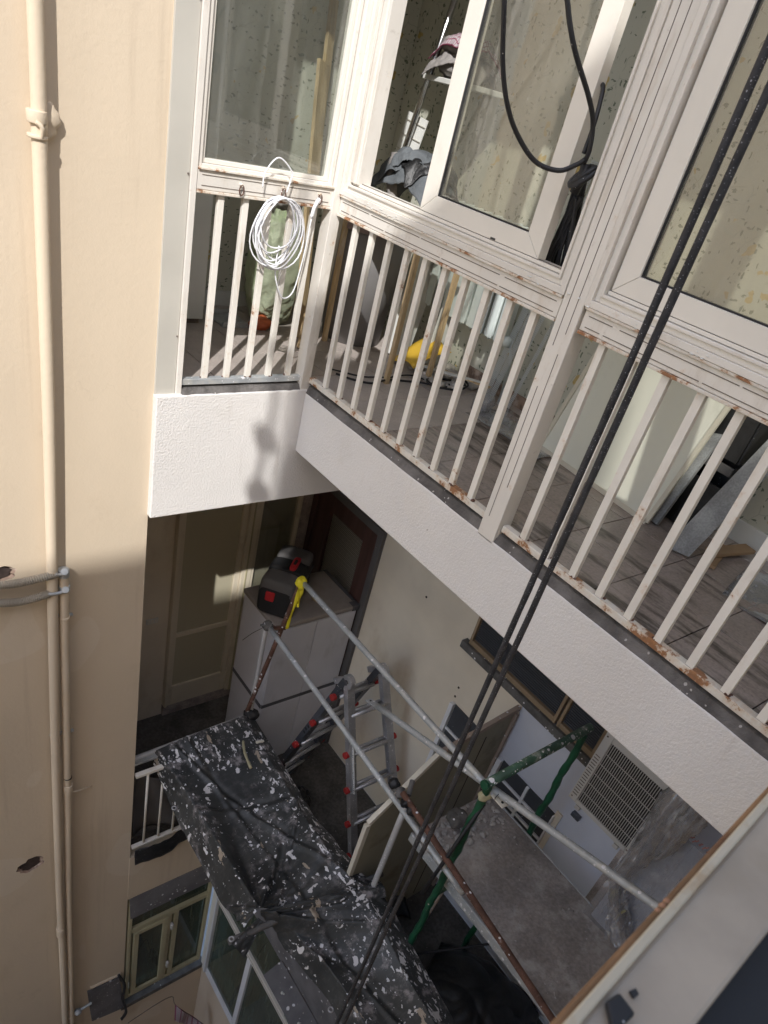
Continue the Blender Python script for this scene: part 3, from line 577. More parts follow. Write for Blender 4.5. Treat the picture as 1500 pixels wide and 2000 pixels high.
rr = random.Random(77)
for (ax_, us, zt_) in ((1, [2.834 - .126 * i for i in range(10)], -1.305), (1, [1.387 - .13 * i for i in range(9)], -1.305), (0, [1.552 + .1165 * i for i in range(5)], -1.305)):
    m_ = MB()
    for u in us:
        for q in range(3):
            du = rr.uniform(-.018, .018); c_ = (FX + rr.uniform(-.006, .012), u + du, zt_ + .002) if ax_ else (u + du, FY + rr.uniform(-.006, .012), zt_ + .002)
            s_ = rr.uniform(.003, .007); m_.blob(c_, (s_ * 1.4, s_ * 1.4, s_), .4, 30, seed=int(u * 90) + q, nu=8, nv=5)
    par = [o for o in sc.objects if o.name.startswith('railing') and o.type == 'EMPTY'][0 if ax_ == 0 else (1 if us[0] > 2 else 2)]
    m_.build('weld_rust', 'rust_tube', par, smooth=True, kind='stuff')
m_ = MB()
for i in range(160):
    y = rr.uniform(0.2, 2.85); s_ = rr.uniform(.0015, .005); z = rr.choice((-.441, -.452)) + .012; m_.blob((2.117 + rr.uniform(-.003, .02), y, z + (0 if z > -.435 else -.001)), (s_, s_ * 1.4, s_ * .6), .4, 30, seed=i, nu=6, nv=4)
tag(m_.build('plaster_crumbs', 'white_paint', kind='stuff'), 'crumbs of white plaster scattered along the window ledges', 'crumbs')
# ------------------------------------------------------------------ things inside the upper gallery
t = thing('cupboard', 'plain white cupboard at the end of the gallery behind the first bars', 'cupboard', (1.62, 3.95, ZF))
bx('body', (XW + 0.01, 3.80, ZF + 0.03), (1.925, 4.13, 0.75), 'white_paint', t, bevel=0.004); bx('plinth', (XW + 0.02, 3.82, ZF), (1.91, 4.12, ZF + 0.029), 'groove', t); bx('door_gap', (1.60, 3.7985, ZF + 0.05), (1.603, 3.8005, 0.7), 'groove', t)
# cement bag
t = thing('cement_bag', 'tall slumped pale green cement bag standing behind the white cable coil', 'bag', (2.40, 3.86, ZF))
MB().blob((2.37, 3.84, ZF + 0.33), (0.17, 0.12, 0.33), 0.10, 2.0, rot=0.15, p=3.2, seed=2, nu=90, nv=80, crease=.09, cf=9).build('body', 'cement_bag', t, smooth=True)
MB().blob((2.37, 3.84, ZF + 0.72), (0.12, 0.09, 0.12), 0.2, 3.0, p=2.4, seed=4, nu=60, nv=40, crease=.25, cf=12).build('folded_top', 'beige_fabric', t, smooth=True)
def text(body, size, pos, rx, mt, parent, depth=0.0006, name='printed_text', align='CENTER'):
    cu = bpy.data.curves.new(name, 'FONT'); cu.body = body; cu.size = size; cu.extrude = depth; cu.align_x = align; cu.align_y = 'CENTER'
    o = bpy.data.objects.new(name, cu); col.objects.link(o); o.data.materials.append(MATS[mt])
    me = bpy.data.meshes.new_from_object(o); bpy.data.objects.remove(o); o = bpy.data.objects.new(name, me); col.objects.link(o)
    o.matrix_world = Matrix.Translation(pos) @ rx
    if parent: o.parent = parent; o.matrix_parent_inverse = Matrix.Translation(-parent.location)
    return o
text('ATLAS', 0.03, (2.29, 3.712, ZF + 0.42), Matrix.Rotation(R(90), 4, 'X'), 'bag_grey', t)
tag(MB().blob((2.26, 3.74, ZF + 0.035), (0.075, 0.05, 0.04), 0.35, 6, seed=9).build('rag', 'orange_plastic', smooth=True), 'crumpled orange plastic bag at the foot of the cement bag', 'bag')
t = thing('metal_tray', 'flat grey tray lying beside the orange plastic bag', 'tray', (2.12, 3.86, ZF))
bx('base', (2.03, 3.76, ZF + .001), (2.22, 3.98, ZF + .008), 'galvanised', t, bevel=0.001); bx('rim', (2.03, 3.75, ZF + .001), (2.22, 3.759, ZF + .03), 'galvanised', t); bx('rim', (2.03, 3.981, ZF + .001), (2.22, 3.99, ZF + .03), 'galvanised', t)
# wooden planks leaning by the corner
for (a, b, w_, lb, mt) in (((2.46, 3.60, ZF), (2.60, 4.00, 0.02), 0.11, 'raw pine plank with white plaster smears leaning beside the cement bag', 'raw_wood'),
                       ((2.36, 3.42, ZF), (2.62, 3.72, -0.62), 0.06, 'short pale pine batten just behind the corner post', 'raw_wood'),
                       ((2.55, 3.78, ZF), (2.66, 4.08, 0.30), 0.07, 'tall narrow pine board behind the smeared plank', 'raw_wood'),
                       ((2.28, 3.20, ZF), (2.33, 3.22, -0.55), 0.045, 'short upright offcut standing at the corner post', 'panel_edge')):
    tag(MB().beam(a, b, w_, 0.02, up=(0.5, -1, 0)).build('plank', mt, bevel=0.001), lb, 'plank')
# grey bin with basin
c = Vector((2.86, 3.62, ZF))
t = thing('round_bin', 'large grey round bin with pinkish rim holding a dark blue basin', 'bin', c)
MB().tube([c, c + Vector((0, 0, 0.62)), c + Vector((0, 0, 0.64))], [0.185, 0.235, 0.235], 32).build('body', 'bin_grey', t, smooth=True)
MB().tube([c + Vector((0, 0, 0.641)), c + Vector((0, 0, 0.675))], 0.262, 32).build('rim', 'pink_rim', t, bevel=0.004)
t = thing('basin', 'dark blue plastic basin standing on the round bin', 'basin', c + Vector((0, 0, 0.676)))
m_ = MB(); z0 = c.z + 0.677
prof = [(0.14, 0), (0.20, 0.10), (0.215, 0.105), (0.215, 0.095), (0.195, 0.09), (0.13, 0.012), (0.001, 0.012)]
n = 32
for r_, h_ in prof:
    for k in range(n): a = 2 * math.pi * k / n; m_.v.append((c.x + r_ * math.cos(a), c.y + r_ * math.sin(a), z0 + h_))
for i in range(len(prof) - 1):
    for k in range(n): a = i * n + k; b = i * n + (k + 1) % n; m_.f.append((a, b, b + n, a + n))
m_.f.append(tuple(range(n)))
m_.build('bowl', 'blue_plastic', t, smooth=True)
tag(drape((2.90, 3.56, z0 + 0.05), .11, .10, .07, .5, .02, 12).build('rag', 'grey_fabric', smooth=True, solid=.003), 'crumpled grey rag inside the blue basin', 'rag')
# white boards beside the bin
for (a, b, w_, lb) in (((2.98, 3.30, ZF), (3.20, 3.42, -0.62), 0.20, 'white board leaning beside the round grey bin'), ((3.15, 3.12, ZF), (3.27, 3.20, -0.92), 0.17, 'short bright white board behind the yellow sheet')):
    tag(MB().beam(a, b, 0.012, w_, up=(1, 0, 0)).build('board', 'white_paint', bevel=0.001), lb, 'board')
# rubble, yellow sheet, cables on the floor
m_ = MB(); rr = random.Random(4)
for i in range(70):
    x = 2.9 + rr.random() ** 0.7 * 0.36; y = 2.75 + rr.random() * 0.55; s_ = rr.uniform(0.006, 0.028)
    m_.blob((x, y, ZF + s_ * 0.6), (s_ * 1.6, s_, s_ * 0.7), 0.4, 9, rot=rr.random() * 3, seed=i, nu=7, nv=5)
o = m_.build('rubble', 'rubble', kind='stuff'); tag(o, 'heap of broken plaster and laths below the radiator', 'rubble')
tag(MB().grid(lambda u, v: (2.86 + 0.30 * u, 2.98 + 0.20 * v + 0.03 * u, ZF + 0.05 + 0.10 * u + 0.02 * math.sin(v * 5 + u * 4)), 12, 8).build('plastic_sheet', 'yellow_plastic', smooth=True, solid=0.004), 'folded yellow plastic sheet on the rubble', 'sheet')
for (x, y, a, L, lb, mt) in ((3.02, 2.86, -1.0, 0.42, 'white lath lying across the rubble', 'white_paint'), (3.08, 2.78, -1.25, 0.34, 'wooden lath lying beside the white one', 'raw_wood')):
    d = Vector((math.cos(a), math.sin(a), 0)) * L / 2; p = Vector((x, y, ZF + 0.06)); tag(MB().beam(p - d, p + d + Vector((0, 0, .02)), 0.03, 0.008).build('lath', mt), lb, 'lath')
for (y0, r_, lb, sd) in ((3.05, 0.0045, 'thin black cable trailing over the tiles to the rubble', 1), (2.98, 0.006, 'looped black cable lying before the yellow sheet', 2)):
    rr = random.Random(sd); pts = []
    for i in range(9):
        pts.append((2.34 + i * 0.085, y0 - 0.02 * i + 0.04 * math.sin(i * 1.3 + sd), ZF + 0.007 + (0.012 if i % 3 == 0 else 0)))
    for i in range(10):
        a = i * 0.7; pts.append((2.98 + 0.13 * math.cos(a) + rr.uniform(-.02, .02), 2.80 + 0.10 * math.sin(a), ZF + 0.012 + i * 0.004))
    tag(MB().tube(cat(pts, 6), r_, 8).build('cable', 'black_rubber', smooth=True), lb, 'cable')
tag(MB().blob((2.98, 2.50, ZF + 0.05), (0.07, 0.055, 0.055), 0.25, 6, seed=21).build('plastic_bag', 'film_wrap', smooth=True), 'small clear plastic bag on the tiles near the mesh strips', 'bag')
# radiator on the wall
t = thing('radiator', 'white column radiator on the wallpapered wall above the rubble', 'radiator', (3.22, 2.95, -1.05))
f0 = None
for i in range(9):
    y = 3.33 - i * 0.078
    if f0 is None:
        m_ = MB(); m_.box((3.165, y - 0.030, -1.02), (3.172, y + 0.030, -0.45)); m_.box((3.172, y - 0.006, -1.03), (3.255, y + 0.006, -0.44)); m_.box((3.178, y - 0.022, -1.01), (3.19, y + 0.022, -0.46))
        f0 = m_.build('column', 'radiator_paint', t, bevel=0.003); y_0 = y
    else: copy_at(f0, (0, y - y_0, 0))
for z in (-1.0, -0.47): MB().tube([(3.215, 3.37, z), (3.215, 2.66, z)], 0.018, 14).build('header_pipe', 'radiator_paint', t, smooth=True)
MB().tube([(3.19, 2.665, -1.0), (3.19, 2.63, -1.0)], [0.032, 0.028], 16).build('end_cap', 'radiator_paint', t, smooth=True)
MB().tube([(3.215, 2.65, -1.0), (3.24, 2.62, -1.1), (3.26, 2.62, ZF)], 0.009, 10).build('feed_pipe', 'radiator_paint', t, smooth=True)
# mesh strips leaning
for i, (y, yt, w_) in enumerate(((2.62, 2.46, 0.05), (2.56, 2.38, 0.035), (2.68, 2.55, 0.06), (2.50, 2.33, 0.03))):
    lbs = ('wide pale perforated plaster strip leaning by the radiator', 'narrow perforated corner strip, third from the radiator', 'perforated strip standing nearest the radiator', 'thin outermost perforated strip leaning on the paper')
    tag(MB().beam((3.17 + i * .01, y, ZF), (3.27, yt, 0.12 - i * .1), w_, 0.002, up=(-1, 0.3, 0)).build('mesh_strip', 'mesh_strip'), lbs[i], 'strip')
tag(MB().beam((3.262, 2.35, ZF + 0.02), (3.272, 1.55, ZF + 0.02), 0.003, 0.045, up=(1, 0, 0)).build('mesh_strip', 'mesh_strip'), 'white perforated strip lying along the foot of the papered wall', 'strip')
tag(MB().grid(lambda u, v: (2.86 + 0.34 * u, 1.95 + 0.55 * v, ZF + 0.006 + 0.006 * math.sin(9 * u + 4 * v)), 10, 12).build('film_sheet', 'film_wrap', smooth=True, solid=0.001), 'clear film sheet spread on the tiles before the leaning panel', 'sheet')
# leaning pale panel(s)
def panel(name, a, b, up, th, mt, label, edge=None, catg='panel'):
    a = Vector(a); b = Vector(b); u = Vector(up); nrm = (b - a).cross(u).normalized() * th
    t = thing(name, label, catg, lerp(a, b, .5)); MB().prism([a, b, b + u, a + u], nrm).build('board', mt, t, bevel=0.001)
    if edge:
        for (p, q) in ((a, b), (a, a + u), (b, b + u)):
            MB().beam(p - nrm * 0.06, q - nrm * 0.06, 0.022, 0.012, up=nrm).build('edge_strip', edge, t)
    return t
A_ = P(1054, 872, 2, ZF + .01); B_ = P(1262, 1020, 2, ZF + .01)
panel('door_leaf', A_, B_, (3.24 - A_.x, -0.02, 0.86), -0.022, 'pale_panel', 'wide pale cream panel leaning on the papered wall, patch of sun across it', 'panel_edge')
panel('door_leaf', A_ + Vector((.045, -.05, 0)), B_ + Vector((.04, -.03, 0)), (3.255 - A_.x, -0.02, 0.84), -0.02, 'grey_board', 'grey panel stacked behind the pale cream one')
G0 = P(1300, 1068, 2, ZF + .01); G1 = P(1345, 1088, 2, ZF + .01)
panel('leaning_board', G0, G1, (3.27 - G0.x - .02, -0.10, 0.92), -0.02, 'grey_board', 'narrow cement grey board leaning alone against the dark crates', None, 'board')
t = thing('crate', 'black plastic crate, lower of two behind the grey board', 'crate', (3.15, 1.12, ZF))
for k in range(2):
    if k: t = thing('crate', 'black plastic crate, upper of two behind the grey board', 'crate', (3.15, 1.12, ZF + 0.36))
    z = ZF + .002 + k * 0.36
    bx('back', (3.262, 1.17, z), (3.272, 1.45, z + 0.34), 'black_rubber', t); bx('bottom', (3.11, 1.17, z), (3.261, 1.45, z + 0.01), 'black_rubber', t)
    bx('front', (3.10, 1.17, z + .002), (3.109, 1.45, z + 0.24), 'black_cloth', t); bx('rim', (3.095, 1.165, z + .30), (3.109, 1.455, z + 0.34), 'bag_grey', t, bevel=.003)
    bx('side', (3.11, 1.16, z), (3.261, 1.169, z + 0.34), 'black_rubber', t); bx('side', (3.11, 1.451, z), (3.261, 1.46, z + 0.34), 'black_rubber', t)
for i, (x, y, a) in enumerate(((3.02, 1.02, 0.3), (3.10, 1.0, -0.2))):
    d = Vector((math.cos(a), math.sin(a), 0)); tag(MB().beam(Vector((x, y, ZF + .012 + i * .02)) - d * 0.13, Vector((x, y, ZF + .012 + i * .02)) + d * 0.13, 0.06, 0.016).build('offcut', 'cardboard', bevel=0.001), ('brown chipboard offcut flat on the tiles beneath the grey board', 'second chipboard offcut lying crosswise on the first')[i], 'offcut')
tag(MB().grid(lambda u, v: (2.75 + 0.45 * u, 0.45 + 0.38 * v + .1 * u, ZF + 0.006 + 0.008 * math.sin(7 * u + 5 * v)), 10, 10).build('film_sheet', 'film_wrap', smooth=True, solid=0.001), 'crumpled grey film sheet on the wet tiles near the papered wall', 'sheet')
# rack with clothes seen through the open window
t = thing('folding_rack', 'chrome folding rack with a white shelf seen through the open window', 'rack', (2.75, 3.55, ZF))
q0 = P(868, 60, 0, 3.0); q1 = P(800, 262, 0, 3.0); q1 = q1 + (q1 - q0) * 1.2
MB().tube([q0 + (q0 - q1) * .3, q1], 0.017, 14).build('leg', 'chrome', t, smooth=True); MB().tube([q0 + (q0 - q1) * .3 + Vector((.12, -.12, 0)), q1 + Vector((.2, -.15, 0))], 0.012, 14).build('leg', 'chrome', t, smooth=True)
s0 = P(836, 150, 0, 3.0)
bx('shelf', (s0.x - .02, s0.y - 0.45, s0.z - 0.012), (s0.x + 0.22, s0.y + 0.02, s0.z + 0.012), 'white_paint', t, bevel=0.003)
for (px, py, rr_, mt, lb, sd) in ((878, 72, (0.10, 0.16, 0.075), 'check_cloth', 'red checked cloth on top of the pile on the rack', 31), (868, 118, (0.10, 0.17, 0.07), 'beige_fabric', 'folded beige towels piled on the white shelf', 33)):
    p = P(px, py, 0, 3.05); m_ = drape((s0.x + .08, s0.y - .17, s0.z + (.105 if sd == 31 else .03)), .12, .17, .11, .2 * sd, .022, sd, skirt=.06)
    m_.uvfn = [(i % 61 / 60 * 2.2, i // 61 / 60 * 3.2) for i in range(len(m_.v))]; o = tag(m_.build('cloth', mt, smooth=True, solid=.006), lb, 'cloth')
    MB().blob((s0.x + .08, s0.y - .17, s0.z + (.155 if sd == 31 else .065)), (.105, .155, .05), .15, 3, p=2.6, seed=sd, nu=60, nv=40, crease=.12, cf=8).build('folded_layer', 'beige_fabric', o, smooth=True)
p = P(815, 345, 0, 2.75)
t = thing('jacket_pile', 'heap of dusty grey jackets behind the open window', 'clothes', p)
for k, (dx, dy, dz, rx, ry, h_, ro, mt) in enumerate(((0, .0, -.14, .17, .22, .22, .3, 'grey_fabric'), (.02, -.05, -.02, .12, .15, .12, 1.2, 'black_cloth'), (-.03, .06, -.05, .12, .14, .13, 2.2, 'grey_fabric'), (-.02, -.02, .04, .09, .13, .07, .7, 'grey_fabric'))):
    drape((p.x + dx, p.y + dy, p.z + dz), rx, ry, h_, ro, .030, 41 + k, skirt=.05).build('jacket', mt, t, smooth=True, solid=.003)
q_ = Vector((p.x - .10, p.y + .05, p.z + .02)); MB().tube(cat([q_ + Vector((0, .03, .05)), q_ + Vector((-.03, .0, -.03)), q_ + Vector((-.02, -.03, -.13)), q_ + Vector((.0, -.02, -.2))], 8), .028, 14, wob=.12).build('sleeve', 'beige_fabric', t, smooth=True)
tb = P(820, 420, 0, 2.75)
t = thing('work_table', 'narrow work table under the dusty jackets', 'table', (2.75, tb.y, ZF))
bx('top', (2.58, tb.y - .25, tb.z - 0.09), (2.95, tb.y + 0.45, tb.z - 0.06), 'raw_wood', t, bevel=.002)
for dx in (2.6, 2.91):
    for dy in (-.22, .42): bx('leg', (dx, tb.y + dy, ZF), (dx + .025, tb.y + dy + .025, tb.z - .091), 'raw_wood', t)
p = P(790, 275, 0, 3.0)
t = thing('white_frame', 'small white patterned grille leaning behind the jackets', 'grille', p)
fa = p + Vector((0, 0.10, -0.22)); fb = p + Vector((0.02, -0.06, -0.24)); up = Vector((0.04, -0.03, 0.36))
MB().prism([fa, fb, fb + up, fa + up], (0.006, 0, 0)).build('plate', 'white_paint', t)
for k in range(5): MB().beam(lerp(fa, fa + up, .1 + k * .2) - Vector((.004, 0, 0)), lerp(fb, fb + up, .1 + k * .2) - Vector((.004, 0, 0)), 0.004, 0.004).build('rib', 'metal_strip', t)

# ------------------------------------------------------------------ white cable coil and hooks on the short railing
def hook(px, py, label):
    p = P(px, py, 1, FY - 0.025); t = thing('ring_hook', label, 'hook', p)
    MB().tube([p + Vector((0, .012, .01)), p + Vector((0, -.01, .01))], 0.006, 8).build('eye_bolt', 'rusty_paint', t)
    pts = [p + Vector((0.010 * math.sin(a), -.008, -0.010 + 0.020 * math.cos(a))) for a in [i * math.pi / 8 for i in range(17)]]
    MB().tube(pts, 0.0028, 8, cap=False).build('ring', 'rust_tube', t, smooth=True)
hook(471, 366, 'rusty ring hook above the second bar of the short railing')
hook(553, 372, 'rusty ring hook carrying the coil of white cable')
hook(624, 384, 'rusty ring hook beside the corner post')
p = P(552, 385, 1, FY - 0.045)
t = thing('cable_coil', 'coil of white cable hung on the short railing', 'cable', p); rr = random.Random(11)
for i in range(9):
    w_ = rr.uniform(0.085, 0.128); h_ = rr.uniform(0.10, 0.15); ox = rr.uniform(-0.035, 0.02); tl = rr.uniform(-0.3, 0.3); pts = []
    for k in range(29):
        a = 2 * math.pi * k / 28; x = w_ * math.sin(a); z = -h_ + h_ * math.cos(a)
        pts.append(p + Vector((x * math.cos(tl) - z * math.sin(tl) * 0.5 + ox * (1 - math.cos(a)) * .5, -0.006 * i * 0.6 + 0.010 * math.sin(3 * a + i), z + x * math.sin(tl))))
    MB().tube(pts, 0.0035, 8, cap=False).build('loop', 'white_cable', t, smooth=True)
def PP(l, y=FY - 0.05): return [P(a, b, 1, y) for a, b in l]
MB().tube(cat(PP([(513, 366), (519, 335), (545, 308), (570, 335), (568, 352), (560, 376)]), 6), 0.0032, 8).build('loop', 'white_cable', t, smooth=True)
MB().tube(cat(PP([(545, 480), (538, 520), (540, 552), (552, 582), (572, 570), (588, 520), (600, 470), (608, 430), (622, 392)]), 6), 0.0035, 8).build('loop', 'white_cable', t, smooth=True)
MB().tube(cat(PP([(608, 425), (614, 405), (624, 388)]), 4), 0.008, 8, wob=.25).build('twist', 'white_cable', t, smooth=True)

# ------------------------------------------------------------------ black cables tied at the open window, and the two hanging ropes
t = thing('cable_knot', 'thick black cables knotted at the open window edge and hanging inside', 'cable', (2.147, 1.713, -0.09))
def Q(l): return [P(a, b, 0, x) for a, b, x in l]
MB().tube(cat([Vector((1.2, 1.25, 3.2)), Vector((1.45, 1.45, 1.3))] + Q([(988, -160, 1.70), (985, 0, 1.75), (982, 120, 1.8), (990, 200, 1.85), (1010, 262, 1.92), (1045, 315, 2.0), (1090, 333, 2.06), (1125, 322, 2.09), (1142, 312, 2.10)]), 8), 0.0075, 12).build('strand', 'black_rubber', t, smooth=True)
MB().tube(cat([Vector((1.3, 1.2, 3.2)), Vector((1.6, 1.35, 1.3))] + Q([(1100, -160, 1.8), (1108, 0, 1.85), (1122, 95, 1.9), (1150, 190, 2.02), (1158, 240, 2.08), (1152, 290, 2.10), (1140, 320, 2.11)]), 8), 0.0075, 12).build('strand', 'black_rubber', t, smooth=True)
MB().tube(cat(Q([(1140, 300, 2.10), (1158, 250, 2.11), (1172, 200, 2.13), (1178, 170, 2.15), (1172, 172, 2.2), (1160, 230, 2.22), (1148, 300, 2.2)]), 8), 0.007, 12).build('strand', 'black_rubber', t, smooth=True)
rr = random.Random(5); m_ = MB()
kc = P(1138, 345, 0, 2.135)
for i in range(5):
    pts = []
    tl = rr.uniform(0, 3)
    for k in range(17):
        a = 2 * math.pi * k / 16; v_ = Vector((math.cos(a) * 0.020, math.sin(a) * (0.022 + .004 * i), math.sin(a + tl) * 0.032)); pts.append(kc + v_)
    m_.tube(pts, 0.0085, 10, cap=False)
m_.tube([kc + Vector((0, .005, .035)), kc, kc + Vector((0, .012, -.05))], 0.016, 10)
m_.build('knot', 'black_rubber', t, smooth=True)
for i in range(22):
    a = P(1132 + rr.uniform(-9, 12), 372 + rr.uniform(-18, 15), 0, 2.19 + rr.uniform(0, .03))
    e = P(1062 + rr.random() * 48, 505 + rr.uniform(0, 14), 0, 2.225 + rr.uniform(0, .06))
    mid = lerp(a, e, .5) + Vector((0, rr.uniform(-.008, .008) + .004, rr.uniform(-.005, .005)))
    e2 = e + Vector((rr.uniform(0, .1), rr.uniform(-.02, .02), -0.16)); MB().tube(cat([a, mid, e, e2], 6), rr.choice((0.0045, 0.006, 0.0075)), 8).build('hanging_strand', 'black_rubber', t, smooth=True)
for (px0, py0, px1, py1, lb) in ((1500, 112, 1010, 1190, 'black speckled rope hanging plumb through the court, nearer the papered gallery'), (1500, 182, 1022, 1225, 'second black speckled rope hanging close beside the first')):
    X_ = 1.45
    a = P(px0, py0, 0, X_); b = P(px1, py1, 0, X_); yy = (a.y + b.y) / 2; pts = []
    for i in range(121):
        z = 2.2 - i * (8.0 / 120) ; k = Vector((noise.noise(Vector((z * 0.9, px0 * .01 + py0, 0))) * 0.006, noise.noise(Vector((z * 0.9, 0, py0))) * 0.006, 0)); pts.append(Vector((X_, yy, z)) + k)
    tag(MB().tube(pts, 0.0085, 10, wob=0.06).build('rope', 'rope_black', smooth=True), lb, 'rope')
# rope whose knots throw the blurred shadow on the white beam
t = thing('knotted_rope', 'knotted rope hanging from above beside the window opening', 'rope', (-1.35, -0.45, 1.6))
pts = [Vector((-1.35 + .02 * math.sin(z * 5), -0.45, z)) for z in [6 - i * .12 for i in range(42)]]
MB().tube(pts, 0.016, 8).build('strand', 'rope_black', t, smooth=True)
for z in (3.1, 2.62, 2.3): MB().blob((-1.35, -.45, z), (0.055, 0.055, 0.07), 0.2, 5, seed=int(z * 10), nu=14, nv=10).build('knot', 'rope_black', t, smooth=True)

# ------------------------------------------------------------------ pipes and hoses on the beige wall
def wall_tube(name, label, pts, r, mt, catg='pipe', off=0.045, parts=()):
    w_ = [P(a, b, 1, FY - off) for a, b in pts]; t = thing(name, label, catg, w_[-1])
    MB().tube(cat(w_, 10), r, 18).build('run', mt, t, smooth=True); return t, w_
up0 = P(68, 0, 1, FY - .045); s_ = Vector((up0.x - .004, up0.y, 3.5))
px_ = [(68, 0), (76, 250), (84, 500), (93, 750), (97, 900), (101, 1090), (104, 1250), (108, 1450), (112, 1600), (117, 1760), (122, 1860), (128, 2010)]
w_ = [s_] + [P(a, b, 1, FY - .045) for a, b in px_]; w_.append(w_[-1] + (w_[-1] - w_[-2]))
t1 = thing('drain_pipe', 'long beige painted pipe running the whole height of the wall', 'pipe', w_[-1])
MB().tube(cat(w_, 10), 0.026, 18).build('run', 'beige_plaster', t1, smooth=True)
for (a, b, r_) in (((71, 214), (72, 240), 0.034), ((73, 262), (73, 270), 0.034), ((118, 1812), (119, 1826), 0.031)):
    MB().tube([P(*a, 1, FY - .045), P(*b, 1, FY - .045)], r_, 18).build('collar', 'beige_plaster', t1, bevel=0.003, smooth=True)
MB().blob(P(86, 238, 1, FY - .02), (0.05, 0.02, 0.055), .3, 8, seed=3).build('plaster_lump', 'beige_plaster', t1, smooth=True)
MB().tube(cat([P(70, 238, 1, FY - .075), P(82, 250, 1, FY - .08), P(80, 272, 1, FY - .07)], 5), 0.008, 8).build('clip', 'beige_plaster', t1, smooth=True)
px2 = [(124, 1118), (125, 1180), (126, 1250), (129, 1380), (131, 1500), (133, 1600), (135, 1760), (139, 1960), (140, 2040)]
w_ = [P(a, b, 1, FY - .040) for a, b in px2]
t2 = thing('gas_pipe', 'shorter beige painted pipe starting at the two hose fittings', 'pipe', w_[-1])
MB().tube(cat(w_, 10), 0.024, 18).build('run', 'beige_plaster', t2, smooth=True)
for (a, b, r_, mt) in (((124, 1112), (124, 1125), 0.028, 'galvanised'), ((125, 1143), (125, 1153), 0.029, 'galvanised'), ((126, 1203), (126, 1209), 0.027, 'beige_plaster'), ((132, 1532), (133, 1548), 0.030, 'beige_plaster'), ((132, 1517), (132, 1519), 0.026, 'black_rubber')):
    MB().tube([P(*a, 1, FY - .04), P(*b, 1, FY - .04)], r_, 18).build('collar', mt, t2, smooth=True, bevel=.002)
MB().tube(cat([P(133, 1545, 1, FY - .06), P(148, 1546, 1, FY - .05), P(178, 1536, 1, FY - .004)], 6), 0.006, 8).build('branch', 'beige_plaster', t2, smooth=True)
for (a, b) in (((112, 1203), (142, 1200)), ((98, 1437), (144, 1426))): MB().beam(P(*a, 1, FY - .01), P(*b, 1, FY - .01), 0.012, 0.02, up=(0, 1, 0)).build('bracket', 'galvanised', t2, bevel=.002)
def hose(label, pts, end):
    t = thing('corrugated_hose', label, 'hose', P(*pts[-1], 1, FY - .06)); c_ = cat([P(a, b, 1, FY - .06 - .0) for a, b in pts], 60); rads = [0.0215 if (i // 2) % 2 else 0.0175 for i in range(len(c_))]
    MB().tube(c_, rads, 14).build('ribbed_sleeve', 'corrugated', t, smooth=False)
    MB().tube(cat([P(a, b, 1, FY - .07) for a, b in end], 5), 0.009, 10).build('fitting', 'galvanised', t, smooth=True); MB().tube([P(*end[-1], 1, FY - .08), P(*end[-1], 1, FY - .02)], 0.018, 6).build('nut', 'galvanised', t)
hose('upper ribbed hose reaching the wall fitting', [(-90, 1145), (0, 1143), (50, 1136), (112, 1121)], [(108, 1122), (118, 1122), (126, 1117)])
hose('lower ribbed hose reaching the wall fitting', [(-90, 1180), (0, 1178), (45, 1174), (96, 1160)], [(94, 1161), (116, 1158), (128, 1152)])

# ------------------------------------------------------------------ lower terrace
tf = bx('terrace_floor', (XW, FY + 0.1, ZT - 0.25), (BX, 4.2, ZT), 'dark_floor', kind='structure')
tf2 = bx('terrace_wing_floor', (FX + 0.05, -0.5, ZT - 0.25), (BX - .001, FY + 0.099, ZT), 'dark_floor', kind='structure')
tw = thing('terrace_wall', 'shaded brownish back wall of the lower terrace round the glazed door', 'wall', (2.3, 4.2, ZT))
bx('plaster', (XW, 4.2, ZT), (2.054, 4.35, -1.73), 'lower_plaster', tw); bx('lintel', (2.055, 4.2, -2.40), (3.0, 4.35, -1.731), 'lower_plaster', tw); bx('threshold', (2.055, 4.17, ZT), (2.75, 4.35, ZT + 0.12), 'stone_jamb', tw, bevel=0.004)
bx('plaster', (2.75, 4.232, ZT), (BX, 4.35, -1.732), 'lower_plaster', tw)
bx('stone_jamb', (3.15, 4.19, ZT), (BX - .004, 4.231, -1.74), 'stone_jamb', tw, bevel=0.004)
s_ = P(297, 1213, 1, 4.195)
sk = thing('socket_plate', 'small white triple socket plate on the shaded terrace wall', 'socket', s_)
bx('plate', (s_.x - 0.05, 4.188, s_.z - 0.025), (s_.x + 0.05, 4.199, s_.z + 0.025), 'white_paint', sk, bevel=.002)
for k in (-.03, 0, .03): bx('switch', (s_.x + k - .011, 4.183, s_.z - .016), (s_.x + k + .011, 4.1875, s_.z + .016), 'pvc', sk)
tw2 = thing('terrace_wall', 'cream side wall of the lower terrace between brown door and shutter', 'wall', (BX, 2.6, ZT))
bx('plaster', (BX, 1.655, ZT), (BX + 0.15, 3.25, -1.733), 'lower_plaster', tw2); bx('plaster', (BX + 0.06, 3.2505, ZT), (BX + 0.16, 4.36, -1.734), 'lower_plaster', tw2)
for (px, py) in ((833, 1166), (896, 1343), (889, 1360)):
    p = P(px, py, 0, BX); MB().tube([p + Vector((-.003, 0, 0)), p + Vector((.003, 0, 0))], 0.009, 10).build('drill_hole', 'hole_dark', tw2)
tw3 = thing('terrace_wall', 'cool white wall of the neighbouring terrace below the air conditioner', 'wall', (BX, 0.6, ZT))
bx('plaster', (BX, -0.5, ZT), (BX + 0.15, 1.654, -1.735), 'cool_wall', tw3)
